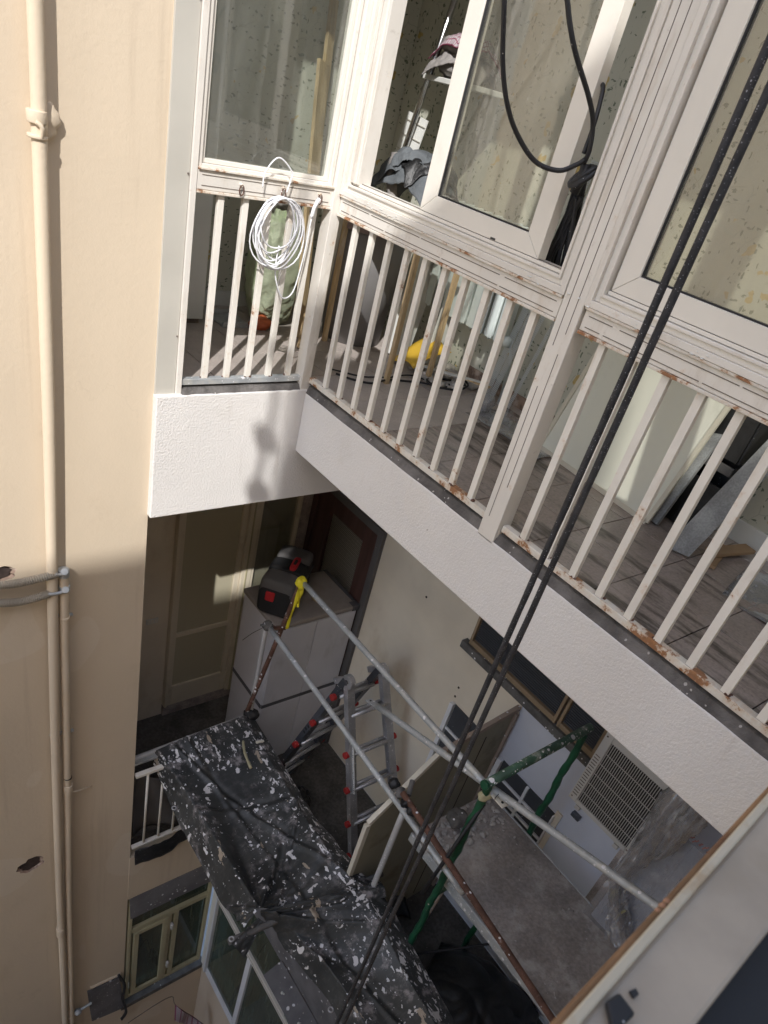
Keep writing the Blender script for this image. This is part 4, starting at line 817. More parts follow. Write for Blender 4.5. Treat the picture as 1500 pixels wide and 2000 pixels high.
# glazed door
t = thing('glazed_door', 'cream door with two glass panes under the sunlit beam', 'door', (2.35, 4.18, ZT + .12))
z0 = ZT + 0.121; zt = -2.405
m_ = MB().box((2.057, 4.15, z0), (2.082, 4.24, zt)).box((2.655, 4.14, z0), (2.745, 4.231, zt)); m_.build('door_frame', 'door_paint', t, bevel=.003)
bx('frame_bead', (2.690, 4.132, z0), (2.700, 4.1395, zt), 'olive_frame', t)
bx('stile', (2.084, 4.165, z0), (2.122, 4.205, zt), 'door_paint', t, bevel=.003); bx('stile', (2.605, 4.165, z0), (2.652, 4.205, zt), 'door_paint', t, bevel=.003)
bx('bottom_rail', (2.1225, 4.166, z0), (2.6045, 4.204, z0 + 0.23), 'door_paint', t, bevel=.003); bx('middle_rail', (2.1225, 4.166, -4.10), (2.6045, 4.204, -4.06), 'door_paint', t, bevel=.003)
bx('glass_pane', (2.123, 4.183, z0 + 0.2305), (2.604, 4.188, -4.101), 'glass_door', t); bx('glass_pane', (2.123, 4.183, -4.059), (2.604, 4.188, zt), 'glass_door', t)
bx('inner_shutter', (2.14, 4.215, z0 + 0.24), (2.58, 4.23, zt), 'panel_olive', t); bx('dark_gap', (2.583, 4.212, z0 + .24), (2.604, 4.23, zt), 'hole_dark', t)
t = thing('side_window', 'tall olive tinted pane beside the glazed door', 'window', (2.95, 4.18, ZT))
bx('frame', (2.747, 4.15, ZT + .12), (2.775, 4.231, -2.405), 'door_paint', t, bevel=.003); bx('frame', (3.12, 4.15, ZT + .12), (3.148, 4.231, -2.405), 'door_paint', t, bevel=.003)
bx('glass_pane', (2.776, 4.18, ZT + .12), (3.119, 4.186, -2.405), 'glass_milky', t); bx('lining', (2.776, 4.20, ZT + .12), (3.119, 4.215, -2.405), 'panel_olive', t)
# brown door in the side wall
t = thing('brown_door', 'dark brown door with bubbled glass behind the cabinet', 'door', (3.28, 3.7, ZT))
zb = ZT + .002; zt = -2.70; D = BX - 0.012
bx('architrave', (BX - 0.03, 3.252, zb), (BX + .055, 3.318, zt + .03), 'brown_edge', t, bevel=.003); bx('architrave', (BX - 0.03, 4.126, zb), (BX + .055, 4.185, zt + .03), 'brown_wood', t, bevel=.003); bx('head', (BX - .029, 3.3185, zt - .035), (BX + .055, 4.1255, zt + .03), 'brown_edge', t, bevel=.003)
bx('stile', (D - .01, 3.319, zb), (BX + .04, 3.472, zt - .036), 'brown_wood', t, bevel=.004); bx('stile', (D - .01, 3.93, zb), (BX + .04, 4.125, zt - .036), 'brown_wood', t, bevel=.004)
bx('top_rail', (D - .009, 3.4725, -2.888), (BX + .04, 3.9295, zt - .036), 'brown_wood', t, bevel=.004); bx('panel', (D, 3.4725, zb), (BX + .03, 3.9295, -4.05), 'brown_wood', t, bevel=.004)
bx('glass_pane', (BX + .012, 3.4725, -4.049), (BX + .018, 3.9295, -2.8885), 'bubble_glass', t)
MB().tube([(D - .012, 3.30, -2.83), (D - .012, 3.30, -2.90)], 0.012, 10).build('hinge', 'brown_edge', t)
# cabinet
t = thing('utility_cabinet', 'grey plastic cabinet with taupe top carrying the tool bag', 'cabinet', (2.88, 3.55, ZT))
cx0, cx1, cy0, cy1, ct = 2.49, 3.255, 3.315, 3.80, -3.44
bx('body', (cx0, cy0, ZT + .01), (cx1, cy1, ct), 'cabinet_grey', t, bevel=.006)
bx('top', (cx0 - .012, cy0 - .018, ct + .001), (cx1 + .012, cy1 + .01, ct + .045), 'cabinet_taupe', t, bevel=.012)
bx('top_corner', (cx1 - .06, cy0 - .022, ct - .004), (cx1 + .016, cy0 + .05, ct + .049), 'cabinet_seam', t, bevel=.01); bx('top_edge', (cx1 - .02, cy0 + .051, ct - .002), (cx1 + .017, cy1 + .012, ct + .05), 'cabinet_seam', t, bevel=.008)
for (xa, xb) in ((cx0 + .006, 2.868), (2.873, cx1 - .006)):
    for (za, zb_) in ((ZT + .06, -4.285), (-4.245, ct - .01)): bx('door_panel', (xa, cy0 - .012, za), (xb, cy0 - .0005, zb_), 'cabinet_grey', t, bevel=.005)
bx('middle_band', (cx0 + .004, cy0 - .010, -4.284), (cx1 - .004, cy0 - .0004, -4.246), 'cabinet_seam', t); bx('middle_band', (cx0 - .004, cy0, -4.284), (cx0 + .001, cy1, -4.246), 'cabinet_seam', t)
# tool bag
bc = Vector((2.715, 3.60, ct + .046)); ang = math.atan2(.66, .75)
t = thing('tool_bag', 'black and grey tool bag with red handle lying on the cabinet', 'bag', bc)
def rbox(name, mt, dx, dy, dz, hx, hy, hz, rnd_, parent=t, lift=0):
    Rm = Matrix.Rotation(ang, 3, 'Z'); m_ = MB(); ex = rnd_
    hx *= 1.2; hy *= 1.25; hz *= 1.45; dx *= 1.2; dy *= 1.25; dz *= 1.45
    m_.blob((0, 0, 0), (hx, hy, hz), 0.03, 2, p=ex, seed=3, nu=48, nv=30)
    m_.v = [tuple(bc + Rm @ (Vector(v) + Vector((dx, dy, dz)))) for v in m_.v]; return m_.build(name, mt, parent, smooth=True)
rbox('body', 'bag_black', 0, 0, 0.10, 0.24, 0.115, 0.10, 7)
for k in (-.155, .155): rbox('fabric_panel', 'bag_grey', k, 0, 0.148, 0.078, 0.108, 0.075, 6)
rbox('centre_panel', 'bag_black', 0, 0, 0.145, 0.075, 0.112, 0.076, 6)
rbox('red_handle', 'red_fabric', 0.02, -0.035, 0.222, 0.075, 0.022, 0.012, 4)
rbox('handle_slot', 'bag_black', 0.02, -0.035, 0.233, 0.03, 0.009, 0.006, 4)
rbox('red_tab', 'red_fabric', -0.238, 0.03, 0.13, 0.008, 0.028, 0.028, 8)
rbox('zip', 'cabinet_seam', 0, -.113, 0.13, 0.23, 0.004, 0.004, 4)
p = P(616, 1172, 2, ct + .06)
tag(MB().blob(p + Vector((0, 0, 0)), (0.012, 0.045, 0.014), .3, 8, rot=.3, seed=6).build('old_brush', 'brass'), 'small old brush lying on the cabinet top beside the tube', 'brush')

# ---- scaffold: tubes
def tube_thing(name, label, a, b, r, mt, catg='tube', n=16, extra=None):
    t = thing(name, label, catg, Vector(a)); k = 14
    MB().tube([lerp(a, b, i / k) for i in range(k + 1)], r, n, wob=0.015).build('pipe', mt, t, smooth=True); return t
def flat_end(t, end, d, mt, r):
    d = Vector(d).normalized(); e = Vector(end); s = d.cross(Vector((0, 0, 1))).normalized()
    MB().beam(e, e + d * 0.085, 0.045, 0.008, up=(0, 0, 1)).build('flattened_end', mt, t, bevel=.003)
    MB().tube([e + d * 0.06 + Vector((0, 0, .006)), e + d * 0.06 - Vector((0, 0, .006))], 0.007, 10).build('bolt_hole', 'gasket', t)
VP = Vector((2.28, 3.15, -4.10)); VT = P(520, 1222, 1, 3.15)
t = tube_thing('scaffold_pole', 'grey upright tube standing on the tarpaulin corner before the cabinet', VP, VT + Vector((0, 0, .02)), 0.019, 'pole_grey')
t = thing('clamp', 'dirty scaffold clamp atop the grey upright tube', 'clamp', VT)
MB().blob(VT + Vector((.01, 0, 0)), (0.045, 0.035, 0.03), 0.3, 6, seed=51).build('jaw', 'ledge_dark', t, smooth=True)
MB().tube([VT + Vector((-.05, 0, .02)), VT + Vector((0.03, -.03, .01))], 0.008, 8).build('bolt', 'ledge_dark', t); MB().beam(VT + Vector((.03, -.02, -.01)), VT + Vector((0.13, -.05, -.02)), 0.035, 0.012).build('plate', 'rust_tube', t)
tag(MB().tube(cat([VT + Vector((-.02, -.01, .0)), VT + Vector((-.10, 0, -.035)), VT + Vector((-.17, .01, -.09))], 5), 0.002, 6).build('wire', 'gasket'), 'thin dark wire end sticking out beside the clamp', 'wire')
RT = P(588, 1138, 1, 3.10); RB = P(483, 1388, 1, 3.14)
tube_thing('rusty_bar', 'rusty brown bar slanting up to the yellow tape', RB, RT + (RT - RB).normalized() * 0.02, 0.017, 'rust_tube')
t = thing('tie_wrap', 'black plastic wrapping round the foot of the grey upright tube', 'wrapping', VP)
MB().blob(VP + Vector((0, -.01, .03)), (0.055, 0.05, 0.045), 0.5, 6, seed=61, nu=30, nv=20).build('wrap', 'black_rubber', t, smooth=True)
J = P(960, 1545, 0, 2.36); A0 = RT + Vector((0.01, -.02, 0.005)); dA = (J - A0).normalized()
t = tube_thing('guard_tube', 'long pale tube from the yellow tape to the green frame', A0, J + dA * 0.02, 0.019, 'galvanised'); flat_end(t, J + dA * .02, dA + Vector((0, 0, -.03)), 'panel_edge', .02)
C0 = P(735, 1378, 0, 2.40); C1 = P(1300, 1782, 0, 2.33); C0.z -= 0.0
dC = (C1 - C0).normalized()
t = tube_thing('brace_tube', 'pale brace tube with flattened end crossing above the plank', C0, C1 + dC * .3, 0.019, 'galvanised'); flat_end(t, C0, -dC, 'galvanised', .02)
B0 = P(528, 1228, 0, 2.28); B1 = P(905, 1745, 0, 2.28); 
tube_thing('guard_tube', 'pale tube from the corner clamp running along the tarpaulin side', B0, B1, 0.019, 'galvanised')
R0_ = P(786, 1548, 0, 2.25); R1_ = P(1085, 2000, 0, 2.25)
tube_thing('rusty_tube', 'rust brown scaffold tube splashed white along the plank edge', R0_, R1_ + (R1_ - R0_) * 0.1, 0.018, 'rust_tube')
kx = P(788, 1560, 0, 2.25)
t = thing('tube_wrap', 'black tape and plastic wrapped round the joint of the pale and rusty tubes', 'wrapping', kx)
for i, k in enumerate((-.10, -.04, .03, .08)):
    q = kx + (R1_ - R0_).normalized() * k; MB().blob(q, (0.030, 0.030, 0.030), 0.5, 8, seed=70 + i, nu=20, nv=14).build('wrap', 'black_rubber' if i != 1 else 'ledge_dark', t, smooth=True)
MB().tube([kx + Vector((.02, -.01, .03)), kx + Vector((.09, .05, .05))], 0.015, 12).build('coupler_stub', 'ledge_dark', t)
# yellow tape
t = thing('yellow_tape', 'yellow tape knotted round the tube end above the tool bag', 'tape', RT)
MB().blob(RT, (0.042, 0.040, 0.042), 0.35, 7, seed=81, nu=30, nv=20).build('knot', 'yellow_tape', t, smooth=True)
for (dx, L, w_) in ((0.0, 0.26, 0.035), (0.02, 0.17, 0.022)):
    a = RT + Vector((dx - .01, -.02, -.02)); b = P(560, 1228, 1, 3.08) + Vector((dx, 0, 0)) if L > .2 else a + Vector((-.02, -.01, -L))
    MB().grid(lambda u, v: lerp(a, b, v) + Vector(((u - .5) * w_ * (1 - .4 * v), 0.006 * math.sin(v * 9 + u * 2), 0.0)), 3, 16).build('tail', 'yellow_tape', t, smooth=True, solid=.001)
# green trestle frame
YG = 1.14
def twist(a, b, r, k=26):
    pts = []; a = Vector(a); b = Vector(b)
    for i in range(k + 1): t_ = i / k; pts.append(lerp(a, b, t_) + Vector((0.004 * math.sin(t_ * 40), 0.004 * math.cos(t_ * 40), 0)))
    return pts, [r * (1 + 0.13 * math.sin(i * 1.9)) for i in range(k + 1)]
gl = P(948, 1548, 1, YG); gr = P(1165, 1400, 1, YG)
t = thing('trestle', 'green painted trestle frame carrying the plank, top bar splashed with paint', 'trestle', (gl.x, YG, ZT))
zc = (gl.z + gr.z) / 2
gl = Vector((gl.x, YG, zc - .02)); gr = Vector((gr.x, YG, zc + .02))
MB().tube([gl + Vector((-.03, 0, 0)), gr], 0.024, 14).build('top_bar', 'green_splattered', t, smooth=True)
MB().tube([gl + Vector((-.05, 0, 0)), gl + Vector((-.032, 0, 0))], 0.026, 14).build('end_cap', 'green_tube', t, bevel=.003)
for (xx, xb) in ((gl.x, gl.x + .01), (gr.x - .02, gr.x + .03)):
    p_, r_ = twist((xx, YG, zc - .03), (xb, YG, ZT), 0.021, 60); MB().tube(p_, r_, 14).build('leg', 'green_tube', t, smooth=True)
MB().tube([(gl.x, YG, -3.62), (gr.x, YG, -3.62)], 0.018, 12).build('cross_bar', 'green_splattered', t, smooth=True)
MB().tube(cat([(gl.x + .02, YG - .02, -3.42), (gl.x + .10, YG - .05, -3.47), (gl.x + .12, YG - .04, -3.50), (gl.x + .04, YG - .02, -3.52)], 6), 0.006, 8).build('wire_loop', 'galvanised', t, smooth=True)
t = thing('trestle', 'dark second trestle frame hidden below the near end of the plank', 'trestle', (2.3, 0.2, ZT))
for xx in (2.36, 3.05): MB().tube([(xx, 0.15, -3.63), (xx, 0.15, ZT)], 0.02, 12).build('leg', 'green_tube', t, smooth=True)
MB().tube([(2.3, 0.15, -3.61), (3.1, 0.15, -3.61)], 0.018, 12).build('cross_bar', 'green_tube', t, smooth=True)
t = thing('tube_clamp', 'olive cloth and wire tied round the junction over the green frame', 'clamp', J)
MB().blob(J + Vector((-.02, .01, -.03)), (0.05, 0.03, 0.035), 0.4, 6, seed=90, nu=26, nv=18).build('cloth_pad', 'olive_frame', t, smooth=True)
for k in (-.05, .05):
    q = J + dC * k; pts = [q + Vector((0.026 * math.cos(a), 0, 0.026 * math.sin(a))) for a in [i * math.pi / 8 for i in range(17)]]; MB().tube(pts, 0.0022, 6, cap=False).build('tie_wire', 'gasket', t, smooth=True)
MB().tube(cat([J + Vector((0, .05, .02)), J + Vector((.02, .06, .07)), J + Vector((.01, .06, .12))], 4), 0.0015, 6).build('tie_wire', 'alu_dirty', t)
for (z_, yo) in ((-3.90, 0.0), (-4.35, .1)):
    pass
MB().tube([(gl.x + .02, YG, -4.0), (3.05, YG + .25, -3.75)], 0.010, 8).build('diagonal_brace', 'panel_edge_dirty', bpy.data.objects['trestle'])
MB().tube([(gl.x + .02, YG, -4.35), (3.05, YG - .5, -3.9)], 0.008, 8).build('diagonal_brace', 'bag_black', bpy.data.objects['trestle'])
# hose/rod from junction
a = P(945, 1570, 0, 2.33); b = P(862, 1690, 0, 2.24)
tag(MB().tube([a, b, b + (b - a) * .5], 0.011, 10).build('black_rod', 'black_rubber', smooth=True), 'short black rod tied between junction and rusty tube', 'rod')
# plank
PX0, PX1, PZ = 2.40, 3.06, -3.53
t = thing('scaffold_plank', 'broad grey scaffold plank crusted with dried mortar', 'plank', (2.75, 0.6, PZ))
def pl(u, v):
    x = PX0 + (PX1 - PX0) * u; y = -0.3 + 1.78 * v; return (x, y, PZ + 0.006 * noise.fractal(Vector((x * 6, y * 6, 0)), 1, 2, 4))
MB().grid(pl, 50, 120).build('deck', 'concrete_plank', t, smooth=True); bx('body', (PX0, -.3, PZ - .05), (PX1, 1.48, PZ - .012), 'concrete_plank', t, bevel=.004)
bx('edge_board', (PX0 - .014, -.3, PZ - .06), (PX0 - .001, 1.48, PZ + .012), 'galvanised', t, bevel=.003); bx('edge_board', (PX1 + .001, -.3, PZ - .06), (PX1 + .01, 1.48, PZ + .008), 'galvanised', t, bevel=.003)
rr = random.Random(8); m_ = MB()
for i in range(260):
    e = rr.random(); y = 1.47 - abs(rr.gauss(0, 0.16)) if rr.random() < .7 else rr.uniform(0, 1.4); x = rr.uniform(PX0 + .02, PX1 - .03) if rr.random() > .3 else PX0 + rr.random() * .1
    s_ = rr.uniform(0.003, 0.012) * (1.6 if y > 1.25 else 0.6); m_.blob((x, y, PZ + s_ * .4), (s_ * 1.5, s_, s_ * .7), .4, 9, rot=rr.random() * 3, seed=i, nu=6, nv=4)
o = m_.build('mortar_crumbs', 'pebble', kind='stuff'); tag(o, 'crumbs of mortar heaped at the far end of the plank', 'crumbs')
tag(MB().blob((PX0 + .28, 1.40, PZ + .06), (0.07, .06, .05), .45, 5, seed=99).build('rubble_lump', 'ledge_dark', smooth=True), 'dirty lump of rubble at the end of the plank', 'rubble')

# divider panel between terraces
YD = 1.66
t = thing('terrace_divider', 'olive partition panel with chamfered corner between the two terraces', 'partition', (2.8, YD, ZT))
pts = [(2.235, ZT), (2.215, -3.56), (2.63, -3.14), (3.295, -3.02), (3.295, ZT)]
MB().prism([(x, YD, z) for x, z in pts], (0, 0.012, 0)).build('sheet', 'panel_olive', t)
def strip(a, b, mt, w_=.035): MB().beam((a[0], YD + .006, a[1]), (b[0], YD + .006, b[1]), w_, 0.03, up=(0, 1, 0)).build('edge_profile', mt, t, bevel=.002)
MB().beam((2.205, YD + .006, -4.95), (2.205, YD + .006, -3.56), 0.035, .03, up=(0, 1, 0)).build('edge_profile', 'panel_edge', t, bevel=.002)
strip((2.21, -3.55), (2.63, -3.13), 'panel_edge'); strip((2.64, -3.128), (3.29, -3.01), 'panel_edge_dirty')
for x in (2.50, 2.78, 3.05): bx('seam', (x - .003, YD - .003, ZT + .05), (x + .003, YD - .0002, -3.30 + (x - 2.4) * .2), 'panel_edge_dirty' if x < 2.9 else 'hole_dark', t)
MB().beam((3.27, YD - .01, ZT), (3.27, YD - .01, -3.05), .02, .02).build('wall_profile', 'panel_edge_dirty', t)
tube_thing('scaffold_pole', 'pale upright tube standing in front of the chamfered partition', (2.29, 1.52, ZT), (2.29, 1.52, -3.27), 0.019, 'pole_grey')

# ladder
H0 = P(680, 1338, 1, 2.60); H1 = P(750, 1303, 1, 2.60); H1.z = H0.z = (H0.z + H1.z) / 2
F0 = P(690, 1690, 2, ZT); F1 = P(778, 1645, 2, ZT); F1.y = F0.y
K0 = P(520, 1560, 2, ZT); K1 = K0 + (F1 - F0) * 1.0
K0 = Vector((2.40, 3.02, ZT)); K1 = Vector((2.80, 3.12, ZT))
t = thing('folding_ladder', 'paint splashed aluminium folding ladder with red rung ends', 'ladder', lerp(F0, K1, .5))
for (a, b) in ((H0, F0), (H1, F1)): MB().beam(a, b, 0.050, 0.066, up=(1, 0, 0)).build('stile', 'alu_dirty', t, bevel=.004)
for (a, b) in ((H0, K0), (H1, K1)): MB().beam(a + Vector((0, .02, 0)), b, 0.050, 0.066, up=(1, 0, 0)).build('stile', 'alu_dark', t, bevel=.004)
for (a, b) in ((H0, F0),):
    dd = (b - a); MB().beam(a + dd * .28 + Vector((-.002, -.034, 0)), a + dd * .56 + Vector((-.002, -.034, 0)), 0.026, 0.004, up=(1, 0, 0)).build('scale_sticker', 'white_paint', t, label='white sticker strip with rows of black marks')
    for k in range(26):
        q = a + dd * (.285 + k * .0105) + Vector((-.002 + random.uniform(-.004, .004), -.0375, 0)); MB().box(q - Vector((random.uniform(.002, .008), .001, .003)), q + Vector((random.uniform(.002, .008), .001, .003))).build('print_mark', 'gasket', t)
for hpt in (H0, H1):
    MB().tube([hpt + Vector((-.022, 0, 0)), hpt + Vector((.022, 0, 0))], 0.055, 24).build('hinge', 'alu_dirty', t, bevel=.006)
    MB().tube([hpt + Vector((-.034, 0, 0)), hpt + Vector((.034, 0, 0))], 0.02, 16).build('hinge_pin', 'cabinet_seam', t, bevel=.002)
    MB().beam(hpt + Vector((0, .04, -.02)), hpt + Vector((0, .13, -.10)), .045, .05, up=(1, 0, 0)).build('lock_block', 'alu_dirty', t, bevel=.006)
def rungs(A, B, A2, B2, ks, mt, caps=True):
    for k in ks:
        p = lerp(A, B, k); q = lerp(A2, B2, k); d = (q - p).normalized()
        for oy in (-.020, .020): MB().tube([p + Vector((0, oy, 0)), q + Vector((0, oy, 0))], 0.016, 12).build('rung', mt, t, smooth=True)
        if caps:
            for e, s in ((p, -1), (q, 1)): MB().tube([e + d * s * .026, e + d * s * .060], 0.026, 14).build('rung_cap', 'red_plastic', t, bevel=.004)
rungs(H0, F0, H1, F1, (0.36, 0.55, 0.74, 0.93), 'alu_dirty'); rungs(H0, F0, H1, F1, (0.16,), 'alu_dirty', False)
rungs(H0, K0, H1, K1, (0.10, 0.30, 0.48, 0.66, 0.84), 'alu_dirty')
for k in range(5):
    q = lerp(H0, K0, .30 + k * .022) + Vector((-.034, .012 + .006 * (k % 2), 0)); MB().box(q - Vector((.001, .012, .010)), q + Vector((.001, .010, .008))).build('print_mark', 'gasket', t)

# shutter window strip under the long beam
def Z3(px, py): return P(px, py, 0, BX)
t = thing('shutter_window', 'low ribbed dark window with wooden frame just under the long beam', 'window', (BX, 1.7, -2.95))
for (ya, yb) in ((2.19, 1.40), (1.385, 1.10)):
    s0 = bx('shutter_panel', (BX - .012, yb + .02, -2.84), (BX - .004, ya - .02, -2.60), 'shutter_dark', t)
    for k in range(14): bx('slat', (BX - .020, yb + .021, -2.835 + k * .0168), (BX - .0125, ya - .021, -2.826 + k * .0168), 'shutter_dark', s0)
    m_ = MB().box((BX - .04, ya - .02, -2.88), (BX - .001, ya, -2.60)).box((BX - .04, yb, -2.88), (BX - .001, yb + .02, -2.60)).box((BX - .038, yb + .02, -2.88), (BX - .001, ya - .02, -2.842)); m_.build('frame', 'shutter_wood', t, bevel=.002)
bx('sill', (BX - .055, 1.06, -2.945), (BX - .001, 2.24, -2.885), 'ledge_dark', t, bevel=.004)
# small dark windows with white bars
def grid_window(name, label, y0, y1, z0, z1, nb, mt='cool_wall'):
    t = thing(name, label, 'window', (BX, (y0 + y1) / 2, z0)); m_ = MB(); w_ = .035
    bx('opening', (BX - .006, y0, z0), (BX - .002, y1, z1), 'shutter_dark', t)
    m_.box((BX - .035, y1, z0 - w_), (BX - .001, y1 + w_, z1 + .002)).box((BX - .035, y0 - .01, z0 - w_), (BX - .001, y0, z1)); m_.build('frame', 'pvc_white', t, bevel=.002)
    for k in range(1, nb + 1):
        z = z0 + (z1 - z0) * k / (nb + 1); bx('bar', (BX - .02, y0, z - .009), (BX - .007, y1, z + .009), 'pvc_white', t)
    return t
grid_window('small_window', 'small dark window with white frame in the cream terrace wall', 1.83, 2.12, -4.12, -3.42, 2)
t = grid_window('grille_window', 'dark window with grey bars low behind the plank and green frame', 1.125, 1.60, -4.0, -3.46, 3)
bx('upright_bar', (BX - .022, 1.35, -4.0), (BX - .0075, 1.37, -3.46), 'pvc_white', t)
bx('plaster_reveal', (BX - .012, 1.08, -4.04), (BX - .001, 1.124, -3.42), 'lower_plaster', t)
# air conditioner
t = thing('air_conditioner', 'beige outdoor air conditioner with slatted grille hung under the beam', 'air conditioner', (3.15, 0.92, -3.25))
ay0, ay1, az0, az1 = 0.69, 1.125, -3.22, -2.64; axf = 3.13
pbl = P(1108, 1555, 0, axf); pbr = P(1212, 1658, 0, axf); ptl = P(1180, 1437, 0, axf); ptr = P(1300, 1535, 0, axf)
ay1 = (pbl.y + ptl.y) / 2; ay0 = (pbr.y + ptr.y) / 2; az0 = (pbl.z + pbr.z) / 2; az1 = (ptl.z + ptr.z) / 2 + .03
ay0 -= .05
bx('casing', (axf + .012, ay0, az0), (BX - .03, ay1, az1), 'ac_beige', t, bevel=.012)
gy0, gy1, gz0, gz1 = ay0 + .03, ay1 - .055, az0 + .035, az1 - .05
bx('front_cover', (axf, ay0 + .004, az0 + .004), (axf + .0115, gy0, az1 - .004), 'ac_beige', t, bevel=.003); bx('front_cover', (axf, gy1, az0 + .004), (axf + .0115, ay1 - .004, az1 - .004), 'ac_beige', t, bevel=.003)
bx('front_cover', (axf, gy0 + .0005, az0 + .004), (axf + .0115, gy1 - .0005, gz0), 'ac_beige', t, bevel=.003); bx('front_cover', (axf, gy0 + .0005, gz1), (axf + .0115, gy1 - .0005, az1 - .004), 'ac_beige', t, bevel=.003)
bx('fan_opening', (axf + .008, gy0, gz0), (axf + .0118, gy1, gz1), 'ac_dark', t)
nb = 27; s0 = None
for k in range(nb):
    y = gy0 + (gy1 - gy0) * (k + .5) / nb
    if s0 is None: s0 = bx('grille_slat', (axf - .001, y - .0017, gz0), (axf + .004, y + .0017, gz1), 'ac_beige', t); ys = y
    else: copy_at(s0, (0, y - ys, 0))
for k in range(1, 6): z = gz0 + (gz1 - gz0) * k / 6; bx('grille_wire', (axf - .003, gy0, z - .002), (axf - .0012, gy1, z + .002), 'ac_beige', t)
for (yy, zz) in ((ay1 - .02, az0 + .03), (ay1 - .02, az1 - .03), (ay0 + .02, az0 + .03)): MB().tube([(axf - .002, yy, zz), (axf + .002, yy, zz)], .006, 8).build('screw', 'groove', t)
m_ = MB()
for k in range(16): m_.box((axf - .0015, ay1 - .045, gz0 + .02 + k * .022), (axf + .0005, ay1 - .012, gz0 + .026 + k * .022))
m_.build('side_louvre', 'groove', t)
for yy in (ay0 + .08, ay1 - .08): MB().box((axf, yy - .015, az0 - .03), (BX - .002, yy + .015, az0 - .002)).build('bracket', 'ac_beige', t)
p = P(1128, 1592, 0, BX); t = thing('cable_clip', 'small dark bracket on the wall under the air conditioner corner', 'bracket', p)
MB().box(p + Vector((-.03, -.03, -.015)), p + Vector((-.002, .03, .02))).build('bracket', 'alu_dark', t, bevel=.003)
# conduit and wall panel below AC
tag(bx('wall_duct', (BX - .02, 0.62, -4.6), (BX - .001, 0.70, az0 - .03), 'stone_jamb', None, bevel=.004), 'grey vertical duct strip below the air conditioner', 'duct')
# wrapped appliance
def poly_r(r, t):
    x = t * (len(r) - 1); i = min(int(x), len(r) - 2); return r[i] * (1 - x + i) + r[i + 1] * (x - i)
t = thing('wrapped_appliance', 'big box wrapped in dusty plastic film beside the air conditioner', 'appliance', (3.1, 0.35, -3.6))
bx('box', (3.02, -0.35, -3.9), (BX - .02, 0.57, -2.62), 'cool_wall', t, bevel=.01)
def film(a, b, c, d, nm, seed, amp=.03, nu=60, nv=60):
    a, b, c, d = map(Vector, (a, b, c, d))
    def fn(u, v):
        p = lerp(lerp(a, b, u), lerp(d, c, u), v); k = noise.fractal(p * 5 + Vector((seed, 0, 0)), 1, 2, 5); k2 = abs(noise.noise(Vector((p.x * 8, p.y * 16 + p.z * 7, p.z * 5 + seed)))); k3 = abs(noise.noise(p * 22)); return p + Vector((-1, 0, 0.2)) * (k * amp + k2 * amp * 1.2 - k3 * amp * .5)
    return MB().grid(fn, nu, nv).build(nm, 'film_wrap', t, smooth=True)
film((2.99, -.35, -3.95), (2.99, .60, -3.95), (2.99, .60, -2.58), (2.99, -.35, -2.58), 'film', 3, .015)
film(P(1195, 1705, 0, 2.98), P(1245, 1690, 0, 2.98), P(1345, 1555, 0, 2.98), P(1295, 1545, 0, 2.98), 'film', 9, .045)
film(P(1240, 1690, 0, 2.95), P(1290, 1650, 0, 2.95), P(1350, 1590, 0, 2.95), P(1310, 1560, 0, 2.95), 'film', 19, .045)
film(P(1185, 1830, 0, 2.96), P(1235, 1835, 0, 2.96), P(1225, 1720, 0, 2.96), P(1190, 1710, 0, 2.96), 'film', 29, .035)
for k in range(11):
    q = P(1342 + k * 4.6 + (k % 3), 1630 + k * 3.4 + (k % 2) * 3, 0, 2.955); MB().beam(q + Vector((0, .004, -.012 + .003 * (k % 3))), q + Vector((0, -.004, .012)), .006, .002, up=(1, 0, 0)).build('ink_mark', 'faded_ink', t)
for sd, (l_, rad) in enumerate((([(1352, 1548), (1318, 1575), (1285, 1625), (1245, 1675), (1205, 1712)], (.055, .075, .07, .055, .03)), ([(1372, 1572), (1345, 1600), (1318, 1638), (1285, 1672)], (.05, .06, .045, .02)), ([(1203, 1715), (1200, 1760), (1205, 1800), (1208, 1838)], (.025, .022, .035, .05)))):
    pts = cat([P(a, b, 0, 2.90) for a, b in l_], 14); n_ = len(pts); m_ = MB(); rd = [poly_r(rad, i / (n_ - 1)) for i in range(n_)]
    m_.tube(pts, rd, 40, cap=False); m_.v = [tuple(Vector(v) + Vector((1, 1, 1)) * 0 + (Vector(v) - pts[min(i // 40, n_ - 1)]) * (.55 * noise.noise(Vector((math.sin(i % 40 / 40 * 6.283) * 2.2, math.cos(i % 40 / 40 * 6.283) * 2.2, i // 40 * .05 + sd))) - .45 * abs(noise.noise(Vector((math.sin(i % 40 / 40 * 6.283) * 5, math.cos(i % 40 / 40 * 6.283) * 5, i // 40 * .12 + sd)))))) for i, v in enumerate(m_.v)]
    m_.build('hanging_film', 'film_wrap', t, smooth=True)
q = P(1200, 1745, 0, 2.94); MB().box(q + Vector((-.01, -.012, -.035)), q + Vector((0, .012, .035))).build('paper_tag', 'paper_tag', t); q = P(1212, 1790, 0, 2.94); MB().tube(cat([q + Vector((0, 0, .06)), q + Vector((-.01, .01, 0)), q + Vector((0, -.006, -.09))], 6), .006, 8).build('yellow_strap', 'paper_tag', t)

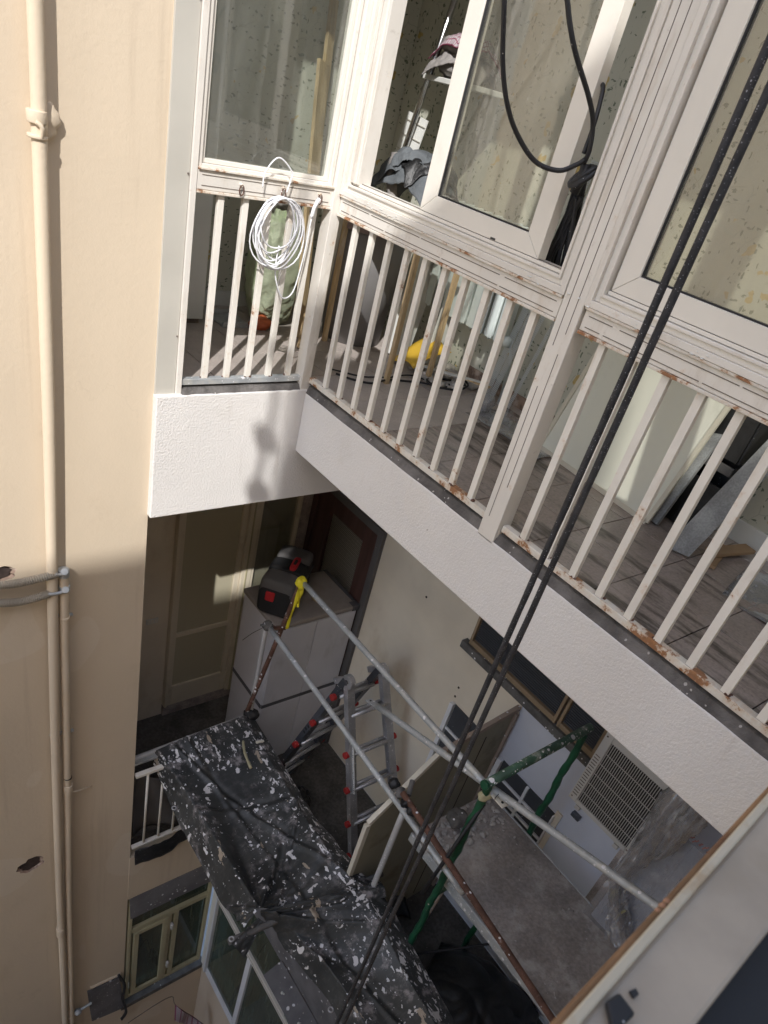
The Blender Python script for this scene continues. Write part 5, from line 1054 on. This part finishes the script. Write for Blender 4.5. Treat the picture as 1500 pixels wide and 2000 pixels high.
# terrace beams, lower railing
tag(bx('terrace_band', (XW - .003, FY - .004, -5.70), (FX - .02, FY + .25, ZT - .09), 'beige_plaster', None), 'beige plaster band below the lower railing', 'wall band')
tag(bx('terrace_band', (FX + .0, -.5, -5.70), (FX + .25, FY - .006, ZT - .07), 'grey_sheet', None), 'grey stained band of the terrace edge under the tarpaulin', 'wall band')
t = thing('railing', 'lower white railing half covered by the tarpaulin, black plastic at its foot', 'railing', (1.7, FY, ZT))
bx('top_rail', (XW + .01, FY - .015, -4.165), (FX + .02, FY + .02, -4.14), 'bar_paint', t, bevel=.003); bx('bottom_rail', (XW + .01, FY - .014, ZT + .03), (FX + .02, FY + .018, ZT + .05), 'bar_paint', t, bevel=.002)
f0 = None
for k in range(7):
    x = XW + .10 + k * 0.115
    if f0 is None: f0 = MB().tube([(x, FY, ZT + .051), (x, FY, -4.166)], .009, 10).build('baluster', 'bar_paint', t, smooth=True); x_0 = x
    else: copy_at(f0, (x - x_0, 0, 0))
tag(MB().grid(lambda u, v: (XW + .02 + 0.8 * u, FY - .03 - .02 * math.sin(9 * u) - .02 * v + .012 * noise.noise(Vector((u * 12, v * 4, 0))), ZT + .03 - .16 * v + .02 * math.sin(14 * u)), 40, 8).build('plastic_strip', 'black_rubber', smooth=True, solid=.002), 'crumpled black plastic along the foot of the lower railing', 'plastic')
tag(MB().grid(lambda u, v: (XW + .06 + 0.5 * u, FY + .10 + .04 * math.sin(7 * u + 3 * v), ZT + .02 + .75 * v * (1 - .4 * u)), 24, 16).build('plastic_sheet', 'bag_grey', smooth=True, solid=.002), 'dark sheet hanging behind the bars of the lower railing', 'sheet')
t = thing('railing', 'hidden stretch of lower railing beneath the far edge of the tarpaulin', 'railing', (FX, 1.8, ZT))
bx('top_rail', (FX - .01, 1.7, -4.40), (FX + .02, FY - .02, -4.375), 'bar_paint', t); bx('bottom_rail', (FX - .01, 1.7, ZT + .03), (FX + .02, FY - .02, ZT + .05), 'bar_paint', t)
for k in range(10): bx('baluster', (FX - .004, 1.75 + k * .125, ZT + .051), (FX + .008, 1.768 + k * .125, -4.401), 'bar_paint', t)
# tarpaulin
def poly(pts, t):
    n = len(pts) - 1; x = min(max(t, 0), 1) * n; i = min(int(x), n - 1); return lerp(pts[i], pts[i + 1], x - i)
L1 = [P(a, b, 2, z) for a, b, z in ((292, 1472, -4.16), (316, 1532, -4.30), (350, 1612, -4.38), (400, 1702, -4.40), (440, 1772, -4.34), (476, 1812, -4.18))]
C1_ = [P(a, b, 2, z) for a, b, z in ((308, 1463, -4.06), (352, 1530, -4.12), (400, 1608, -4.15), (442, 1682, -4.16), (476, 1742, -4.15), (503, 1784, -4.13))]
D1 = [P(a, b, 2, z) for a, b, z in ((476, 1396, -4.055), (520, 1468, -4.10), (575, 1560, -4.10), (628, 1648, -4.09), (675, 1705, -4.08), (712, 1745, -4.06))]
R1 = [P(a, b, 2, z) for a, b, z in ((492, 1392, -4.09), (560, 1502, -4.16), (612, 1590, -4.17), (665, 1660, -4.17), (705, 1702, -4.15), (746, 1738, -4.10))]
L2 = [P(a, b, 2, z) for a, b, z in ((508, 1796, -4.17), (540, 1822, -4.30), (585, 1885, -4.38), (640, 1955, -4.40), (690, 2055, -4.40))]
C2_ = [P(a, b, 2, z) for a, b, z in ((520, 1782, -4.13), (575, 1812, -4.17), (625, 1868, -4.20), (682, 1950, -4.20), (738, 2055, -4.20))]
D2 = [P(a, b, 2, z) for a, b, z in ((712, 1745, -4.06), (752, 1822, -4.10), (792, 1896, -4.10), (835, 1970, -4.10), (882, 2060, -4.10))]
R2 = [P(a, b, 2, z) for a, b, z in ((746, 1738, -4.10), (790, 1818, -4.17), (834, 1896, -4.18), (874, 1965, -4.18), (927, 2060, -4.18))]
t = thing('tarpaulin', 'black tarpaulin splashed with white plaster, gathered over two tubes', 'tarpaulin', (1.9, 2, -4.3))
gc = P(508, 1785, 2, -4.13)
def section(Ls, Cs, Ds, Rs, sgn):
    def fn(u, v):
        a = poly(Ls, v); c_ = poly(Cs, v); dd = poly(Ds, v); b = poly(Rs, v)
        sag = -0.07 * math.sin(math.pi * v)
        if u <= .22: p = lerp(a, c_, u / .22)
        elif u <= .80: q = (u - .22) / .58; p = lerp(c_, dd, q); p.z += sag * math.sin(math.pi * q)
        elif u <= .92: p = lerp(dd, b, (u - .80) / .12)
        else: p = b + Vector(((u - .92) * .5, 0, -(u - .92) * 2.6))
        d = p - gc; r_ = math.hypot(d.x, d.y); th = math.atan2(d.y, d.x)
        fade = min(1, r_ * 5) * math.exp(-r_ * 1.3)
        k = 0.030 * math.sin(th * 9 + 1.4 * noise.noise(Vector((th * 2, r_ * .8, sgn)))) * fade
        k -= 0.030 * abs(math.sin(th * 5.5 + .6 + .5 * noise.noise(Vector((r_ * 2, sgn, 0))))) ** 14 * fade
        k += 0.020 * noise.noise(Vector((p.x * 2.4, p.y * 1.7, sgn)))
        for (ax, ay, c0, am, wd) in ((0.92, 0.38, 2.66, .016, .018), (0.75, -0.66, 0.15, .014, .016), (0.99, 0.10, 2.02, .012, .02), (0.35, 0.94, 2.95, .012, .022), (0.6, 0.8, 2.35, .010, .015)):
            e = (p.x * ax + p.y * ay - c0 + .03 * noise.noise(Vector((p.x * 2, p.y * 2, c0)))) / wd; k += am * math.exp(-e * e) - am * .6 * math.exp(-(e - 1.8) ** 2)
        k += 0.018 * math.sin(th * 17 + 2 * noise.noise(Vector((th * 4, 1, sgn)))) * min(1, r_ * 9) * math.exp(-r_ * 3.5); k += 0.045 * math.exp(-((r_ / .09) ** 2)) + .003 * noise.fractal(Vector((p.x * 14, p.y * 9, sgn)), 1, 2, 3)
        if u > .92: k *= .4
        return p + Vector((0.3 * k * (u > .9), 0, k))
    return fn
MB().grid(section(L1, C1_, D1, R1, 1), 130, 150).build('sheet', 'tarp', t, smooth=True)
MB().grid(section(L2, C2_, D2, R2, -1), 130, 120).build('sheet', 'tarp', t, smooth=True)
# gathered ridge between the two halves
ra = gc + Vector((0.0, 0, .0)); rb = R1[-1] + Vector((0, 0, .01)); 
def ridge(u, v):
    p = lerp(ra, rb, v); w_ = 0.02 + .10 * v; d = Vector((.25, 1, 0)).normalized()
    return p + d * (u - .5) * w_ + Vector((0, 0, .035 * (1 - (2 * u - 1) ** 2) + .012 * noise.fractal(Vector((u * 6, v * 9, 0)), 1, 2, 4)))
MB().grid(ridge, 24, 70).build('gathered_fold', 'tarp', t, smooth=True)
tp = P(450, 1832, 2, -4.17)
def flap(u, v):
    a = lerp(P(505, 1792, 2, -4.15), P(452, 1842, 2, -4.17), v); b = lerp(P(515, 1800, 2, -4.17), P(478, 1872, 2, -4.26), v); return lerp(a, b, u) + Vector((0, 0, .01 * noise.noise(Vector((u * 5, v * 6, 1)))))
MB().grid(flap, 16, 16).build('corner_flap', 'tarp', t, smooth=True)
def eyelet(px, py, z):
    c_ = P(px, py, 2, z); pts = [c_ + Vector((.014 * math.cos(a), .014 * math.sin(a), 0)) for a in [i * math.pi / 8 for i in range(17)]]; MB().tube(pts, .0045, 8, cap=False).build('eyelet', 'alu_dirty', t, smooth=True)
eyelet(340, 1578, -4.24); eyelet(452, 1834, -4.15); eyelet(646, 1972, -4.30)
for pts in ([(500, 1450), (515, 1447)], [(475, 1448), (478, 1470), (490, 1500)]):
    q_ = [P(a, b, 2, -4.055) for a, b in pts]; MB().tube(cat(q_, 5), .010, 8, wob=.3).build('paint_scrap', 'olive_frame' if len(pts) == 3 else 'panel_edge', t, smooth=True)
tube_thing('cross_tube', 'grey tube carrying the far edge of the tarpaulin, its end sticking out', P(253, 1486, 2, -4.12), P(500, 1392, 2, -4.10), .020, 'pole_grey')
e0 = P(446, 1840, 2, -4.20); e1 = P(760, 1700, 2, -4.15)
tube_thing('cross_tube', 'grey tube under the gathered fold of the tarpaulin', e0, lerp(e0, e1, .95), .020, 'ledge_dark')
# flat bars beneath the tarp
tag(MB().box((XW - .03, 3.07, -4.135), (XW + .28, 3.11, -4.115)).build('flat_bar', 'galvanised', bevel=.002), 'short flat bar sticking out beside the lower railing', 'bar')

# ------------------------------------------------------------------ storey below: metal apron, windows
t = thing('apron_sheet', 'grey drip sheet spotted with plaster above the olive window', 'sheet', (1.65, FY, -5.9))
MB().prism([(XW + .012, FY - .01, -5.70), (2.115, FY - .01, -5.70), (2.115, FY - .05, -5.94), (XW + .012, FY - .05, -5.94)], (0, .004, 0)).build('sheet', 'grey_sheet', t)
t = thing('olive_window', 'olive framed window with a small casement on the lowest storey', 'window', (1.7, FY, -7.5))
X0_, X1_, Z0_, Z1_ = 1.325, 2.10, -7.45, -5.72
m_ = MB().box((X0_, FY - .01, Z0_), (X0_ + .03, FY + .05, Z1_)).box((X1_ - .03, FY - .01, Z0_), (X1_, FY + .05, Z1_)).box((X0_ + .03, FY - .009, Z0_), (X1_ - .03, FY + .05, Z0_ + .05)).box((X0_ + .03, FY - .009, -6.27), (X1_ - .03, FY + .05, -6.21)); m_.build('frame', 'olive_frame', t, bevel=.003)
bx('glass_pane', (X0_ + .031, FY + .02, -6.209), (X1_ - .031, FY + .025, Z1_), 'glass_green', t)
m_ = MB().box((1.69, FY - .008, Z0_ + .051), (1.725, FY + .045, -6.271)).box((1.745, FY - .012, Z0_ + .051), (1.79, FY + .045, -6.271)); m_.build('mullion', 'olive_frame', t, bevel=.003)
cs_ = thing  # casement as one part with its pane below
cf = frame_y(t, 1.375, 1.688, Z0_ + .055, -6.28, .045, FY - .02, FY + .03, 'olive_frame', 'casement'); bx('glass_pane', (1.421, FY, Z0_ + .101), (1.642, FY + .005, -6.326), 'glass_green', cf)
bx('glass_pane', (1.791, FY + .02, Z0_ + .051), (X1_ - .031, FY + .025, -6.271), 'glass_green', t)
for z in (-6.45, -7.15): bx('handle', (1.715, FY - .04, z - .04), (1.735, FY - .009, z + .04), 'ac_beige', t, bevel=.003)
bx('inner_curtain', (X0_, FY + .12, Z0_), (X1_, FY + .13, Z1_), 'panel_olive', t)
bl_ = bx('lowest_wall', (XW, FY - .002, -9.5), (FX + .02, FY + .2, -7.62), 'beige_plaster', None); tag(bl_, 'beige wall panel below the olive window', 'wall')
tag(bx('window_ledge', (XW - .02, FY - .035, -7.60), (FX, FY + .05, -7.53), 'ledge_dark', None, bevel=.004), 'grey stained ledge under the olive window', 'ledge')
# side front of lowest storey
t = thing('lower_glazing', 'white and grey framed glazing of the lowest storey under the tarpaulin', 'window', (FX, 1.6, -7.6))
bx('post', (FX - .025, 2.93, -7.6), (FX + .05, 2.995, -5.71), 'pvc', t, bevel=.003); bx('bead', (FX - .03, 2.905, -7.6), (FX + .045, 2.927, -6.2), 'pvc_white', t, bevel=.002)
bx('bottom_rail', (FX - .02, -.4, -7.6), (FX + .05, 2.90, -7.52), 'pvc_white', t, bevel=.003); bx('rail', (FX - .022, -.4, -6.27), (FX + .05, 2.90, -6.20), 'pvc', t, bevel=.003); bx('rail_groove', (FX - .024, -.4, -6.24), (FX - .0225, 2.90, -6.235), 'groove', t)
for y in (2.32, 1.15): bx('mullion', (FX - .024, y - .05, -7.519), (FX + .04, y + .01, -6.271), 'pvc_white', t, bevel=.003)
for (a, b) in ((2.33, 2.90), (1.16, 2.27), (-.4, 1.10)): bx('glass_pane', (FX, a, -7.519), (FX + .005, b, -6.271), 'glass_green', t)
bx('glass_pane', (FX, 1.75, -6.199), (FX + .005, 2.925, -5.702), 'glass_green', t); bx('ribbed_pane', (FX - .01, -.4, -6.199), (FX + .005, 1.749, -5.702), 'ribbed_glass', t)
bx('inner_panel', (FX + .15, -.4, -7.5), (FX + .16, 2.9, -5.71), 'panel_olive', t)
bl2 = bx('lowest_wall', (FX + .002, -.4, -9.5), (FX + .2, FY - .004, -7.601), 'beige_plaster', None); tag(bl2, 'plaster wall below the white framed glazing', 'wall')
a0 = P(520, 1800, 0, FX - .12); 
t = thing('apron_sheet', 'grey sheet with pale stones in the open corner under the tarpaulin fold', 'sheet', (FX, 1.4, -5.8))
MB().prism([(FX - .008, -.3, -5.66), (FX - .008, 1.95, -5.66), (FX - .16, 1.95, -5.74), (FX - .16, -.3, -5.74)], (0, 0, .004)).build('sheet', 'grey_sheet', t)
rr = random.Random(3); m_ = MB()
for i in range(14): s_ = rr.uniform(.008, .018); m_.blob((FX - rr.uniform(.03, .14), rr.uniform(.7, 1.9), -5.69 - .02 + s_ * .2), (s_, s_, s_ * .7), .3, 8, seed=i, nu=8, nv=6)
m_.build('pebbles', 'white_paint', t, kind='stuff')
# slate patch and tap on the beige wall, washing, wires
c4 = [P(a, b, 1, FY - .02) for a, b in ((171, 1938), (233, 1910), (243, 1968), (180, 1995))]
t = thing('slate_sheet', 'small grey spotted sheet standing out from the wall beside the window', 'sheet', lerp(c4[0], c4[2], .5))
MB().prism(c4, (0, .014, 0)).build('sheet', 'grey_sheet', t, bevel=.001); MB().beam(P(176, 1930, 1, FY - .01), P(236, 1902, 1, FY - .01), .012, .02, up=(0, 1, 0)).build('top_bead', 'beige_plaster', t)
c_ = P(152, 1976, 1, FY - .05)
t = thing('tap', 'old corroded tap between the pipes and the spotted sheet', 'tap', c_)
MB().blob(c_, (.035, .03, .03), .2, 6, seed=5).build('body', 'galvanised', t, smooth=True); MB().tube([c_, c_ + Vector((.12, 0, .03))], .012, 10).build('stem', 'galvanised', t); MB().tube([c_ + Vector((-.02, 0, .0)), c_ + Vector((-.09, 0, -.03))], .010, 10).build('spout', 'beige_plaster', t)
a = P(338, 1955, 1, FY - .30); b = P(470, 2010, 1, FY - .5)
m_ = MB().grid(lambda u, v: lerp(P(342, 1962, 1, FY - .3), P(392, 1998, 1, FY - .36), u) + Vector((.01 * math.sin(u * 8), -.03 * math.sin(u * 7 + v), -.28 * v)), 20, 16); m_.uvfn = [(i % 21 / 20, i // 21 / 16) for i in range(len(m_.v))]
tag(m_.build('washcloth', 'check_cloth', smooth=True, solid=.002), 'pale cloth with dark red checks hanging at the lowest window', 'cloth')
tag(MB().tube(cat([P(250, 1998, 1, FY - .15), P(330, 1948, 1, FY - .3), P(345, 1965, 1, FY - .3), P(400, 2002, 1, FY - .4)], 8), .003, 6).build('washing_line', 'black_rubber', smooth=True), 'thin dark washing line under the olive window', 'line')
tag(MB().tube(cat([P(232, 1905, 1, FY - .02), P(243, 1925, 1, FY - .04), P(240, 1950, 1, FY - .03), P(246, 1975, 1, FY - .04), P(238, 1990, 1, FY - .03)], 6), .014, 8, wob=.2).build('cable', 'black_rubber', smooth=True), 'black cable bundle at the corner beside the spotted sheet', 'cable')
# dark pit contents
for i, (x, y, rx, ry, rz, lb) in enumerate(((2.85, 0.75, .35, .40, .18, 'black plastic heap on the dark terrace floor under the plank'), (2.75, 1.85, .3, .25, .10, 'dark sack on the floor by the partition'), (2.62, 2.75, .12, .2, .06, 'dark tray on the floor behind the tarpaulin'))):
    tag(drape((x, y, ZT + .03), rx, ry, rz * 1.6, .4 + i, .05, 110 + i, n=70, skirt=.1).build('plastic_heap', 'black_cloth', smooth=True, solid=.003), lb, 'heap')

# ------------------------------------------------------------------ window sill right under the camera
ZS = -0.50
o1 = P(1560, 1470, 2, ZS); o3 = P(1040, 2035, 2, ZS); i1 = P(1560, 1780, 2, ZS); i3 = P(1290, 2050, 2, ZS)
f1 = P(1560, 1500, 2, ZS); f3 = P(1105, 2035, 2, ZS)
t = thing('window_sill', 'cream window sill close to the viewer with worn brown outer edge', 'sill', lerp(o1, o3, .5))
d_ = (o1 - o3).normalized()
MB().prism([f3 - d_ * .3, f1 + d_ * .3, i1 + d_ * .3, i3 - d_ * .3], (0, 0, -.03)).build('plate', 'sill_taupe', t, bevel=.004)
MB().prism([o3 - d_ * .3 + Vector((0, 0, -.004)), o1 + d_ * .3 + Vector((0, 0, -.004)), f1 + d_ * .3 + Vector((0, -.002, -.004)), f3 - d_ * .3 + Vector((0, -.002, -.004))], (0, 0, -.03)).build('outer_edge', 'sill_brown', t, bevel=.003)
MB().prism([lerp(o3, f3, .5) - d_ * .3, lerp(o1, f1, .25) + d_ * .3, f1 + d_ * .3 + Vector((0, -.001, 0)), f3 - d_ * .3 + Vector((0, -.001, 0))], (0, 0, .006)).build('cream_bead', 'sill_cream', t, bevel=.002)
MB().prism([P(a, b, 2, ZS + .003) for a, b in ((1178, 1962), (1204, 1944), (1236, 1986), (1212, 2010), (1190, 2012))], (0, 0, .006)).build('latch', 'black_rubber', t, bevel=.002)
MB().prism([P(a, b, 2, ZS + .001) for a, b in ((1228, 1938), (1240, 1932), (1246, 1944), (1236, 1952))], (0, 0, .002)).build('screw_hole', 'gasket', t)
MB().prism([i3 - d_ * .3 + Vector((0, -.001, -.0305)), i1 + d_ * .3 + Vector((0, -.001, -.0305)), i1 + d_ * .3 + Vector((0, -.04, -.0305)), i3 - d_ * .3 + Vector((0, -.04, -.0305))], (0, 0, -.01)).build('dark_track', 'gasket', t)
m_ = MB()
for (px, py, s_) in ((1303, 1762, .0035), (1294, 1771, .004), (1285, 1780, .003)): m_.blob(P(px, py, 2, ZS - .006), (s_, s_ * .9, s_ * .8), .2, 40, seed=px, nu=14, nv=10)
m_.build('putty_lump', 'putty', t, smooth=True)
t = thing('window_reveal', 'dark inner window track with grey strip at the very corner of the sill', 'trim', (i1.x, i1.y - .1, ZS - .06))
bx('strip', (0.30, -0.20, ZS - .08), (0.9, -0.115, ZS - .06), 'cabinet_seam', t, bevel=.004); bx('dark_base', (0.1, -0.28, ZS - .12), (0.9, -0.03, ZS - .081), 'gasket', t)

GROUPS = {'railing': 'railings of bars along the terraces', 'rope': 'black ropes hanging in the court', 'tube': 'scaffold tubes over the lower terrace', 'plank': 'planks leaning in the corner',
          'crate': 'black crates stacked by the papered wall', 'strip': 'perforated strips by the radiator', 'hook': 'ring hooks on the short railing', 'hose': 'ribbed hoses on the beige wall',
          'pipe': 'painted pipes on the beige wall', 'trestle': 'green trestles under the plank', 'offcut': 'offcuts beneath the grey board', 'lath': 'laths on the rubble', 'beam': 'stucco beams of the gallery'}
for o in sc.objects:
    if o.parent is None and o.get('category') in GROUPS and not o.get('group'): o['group'] = GROUPS[o['category']]
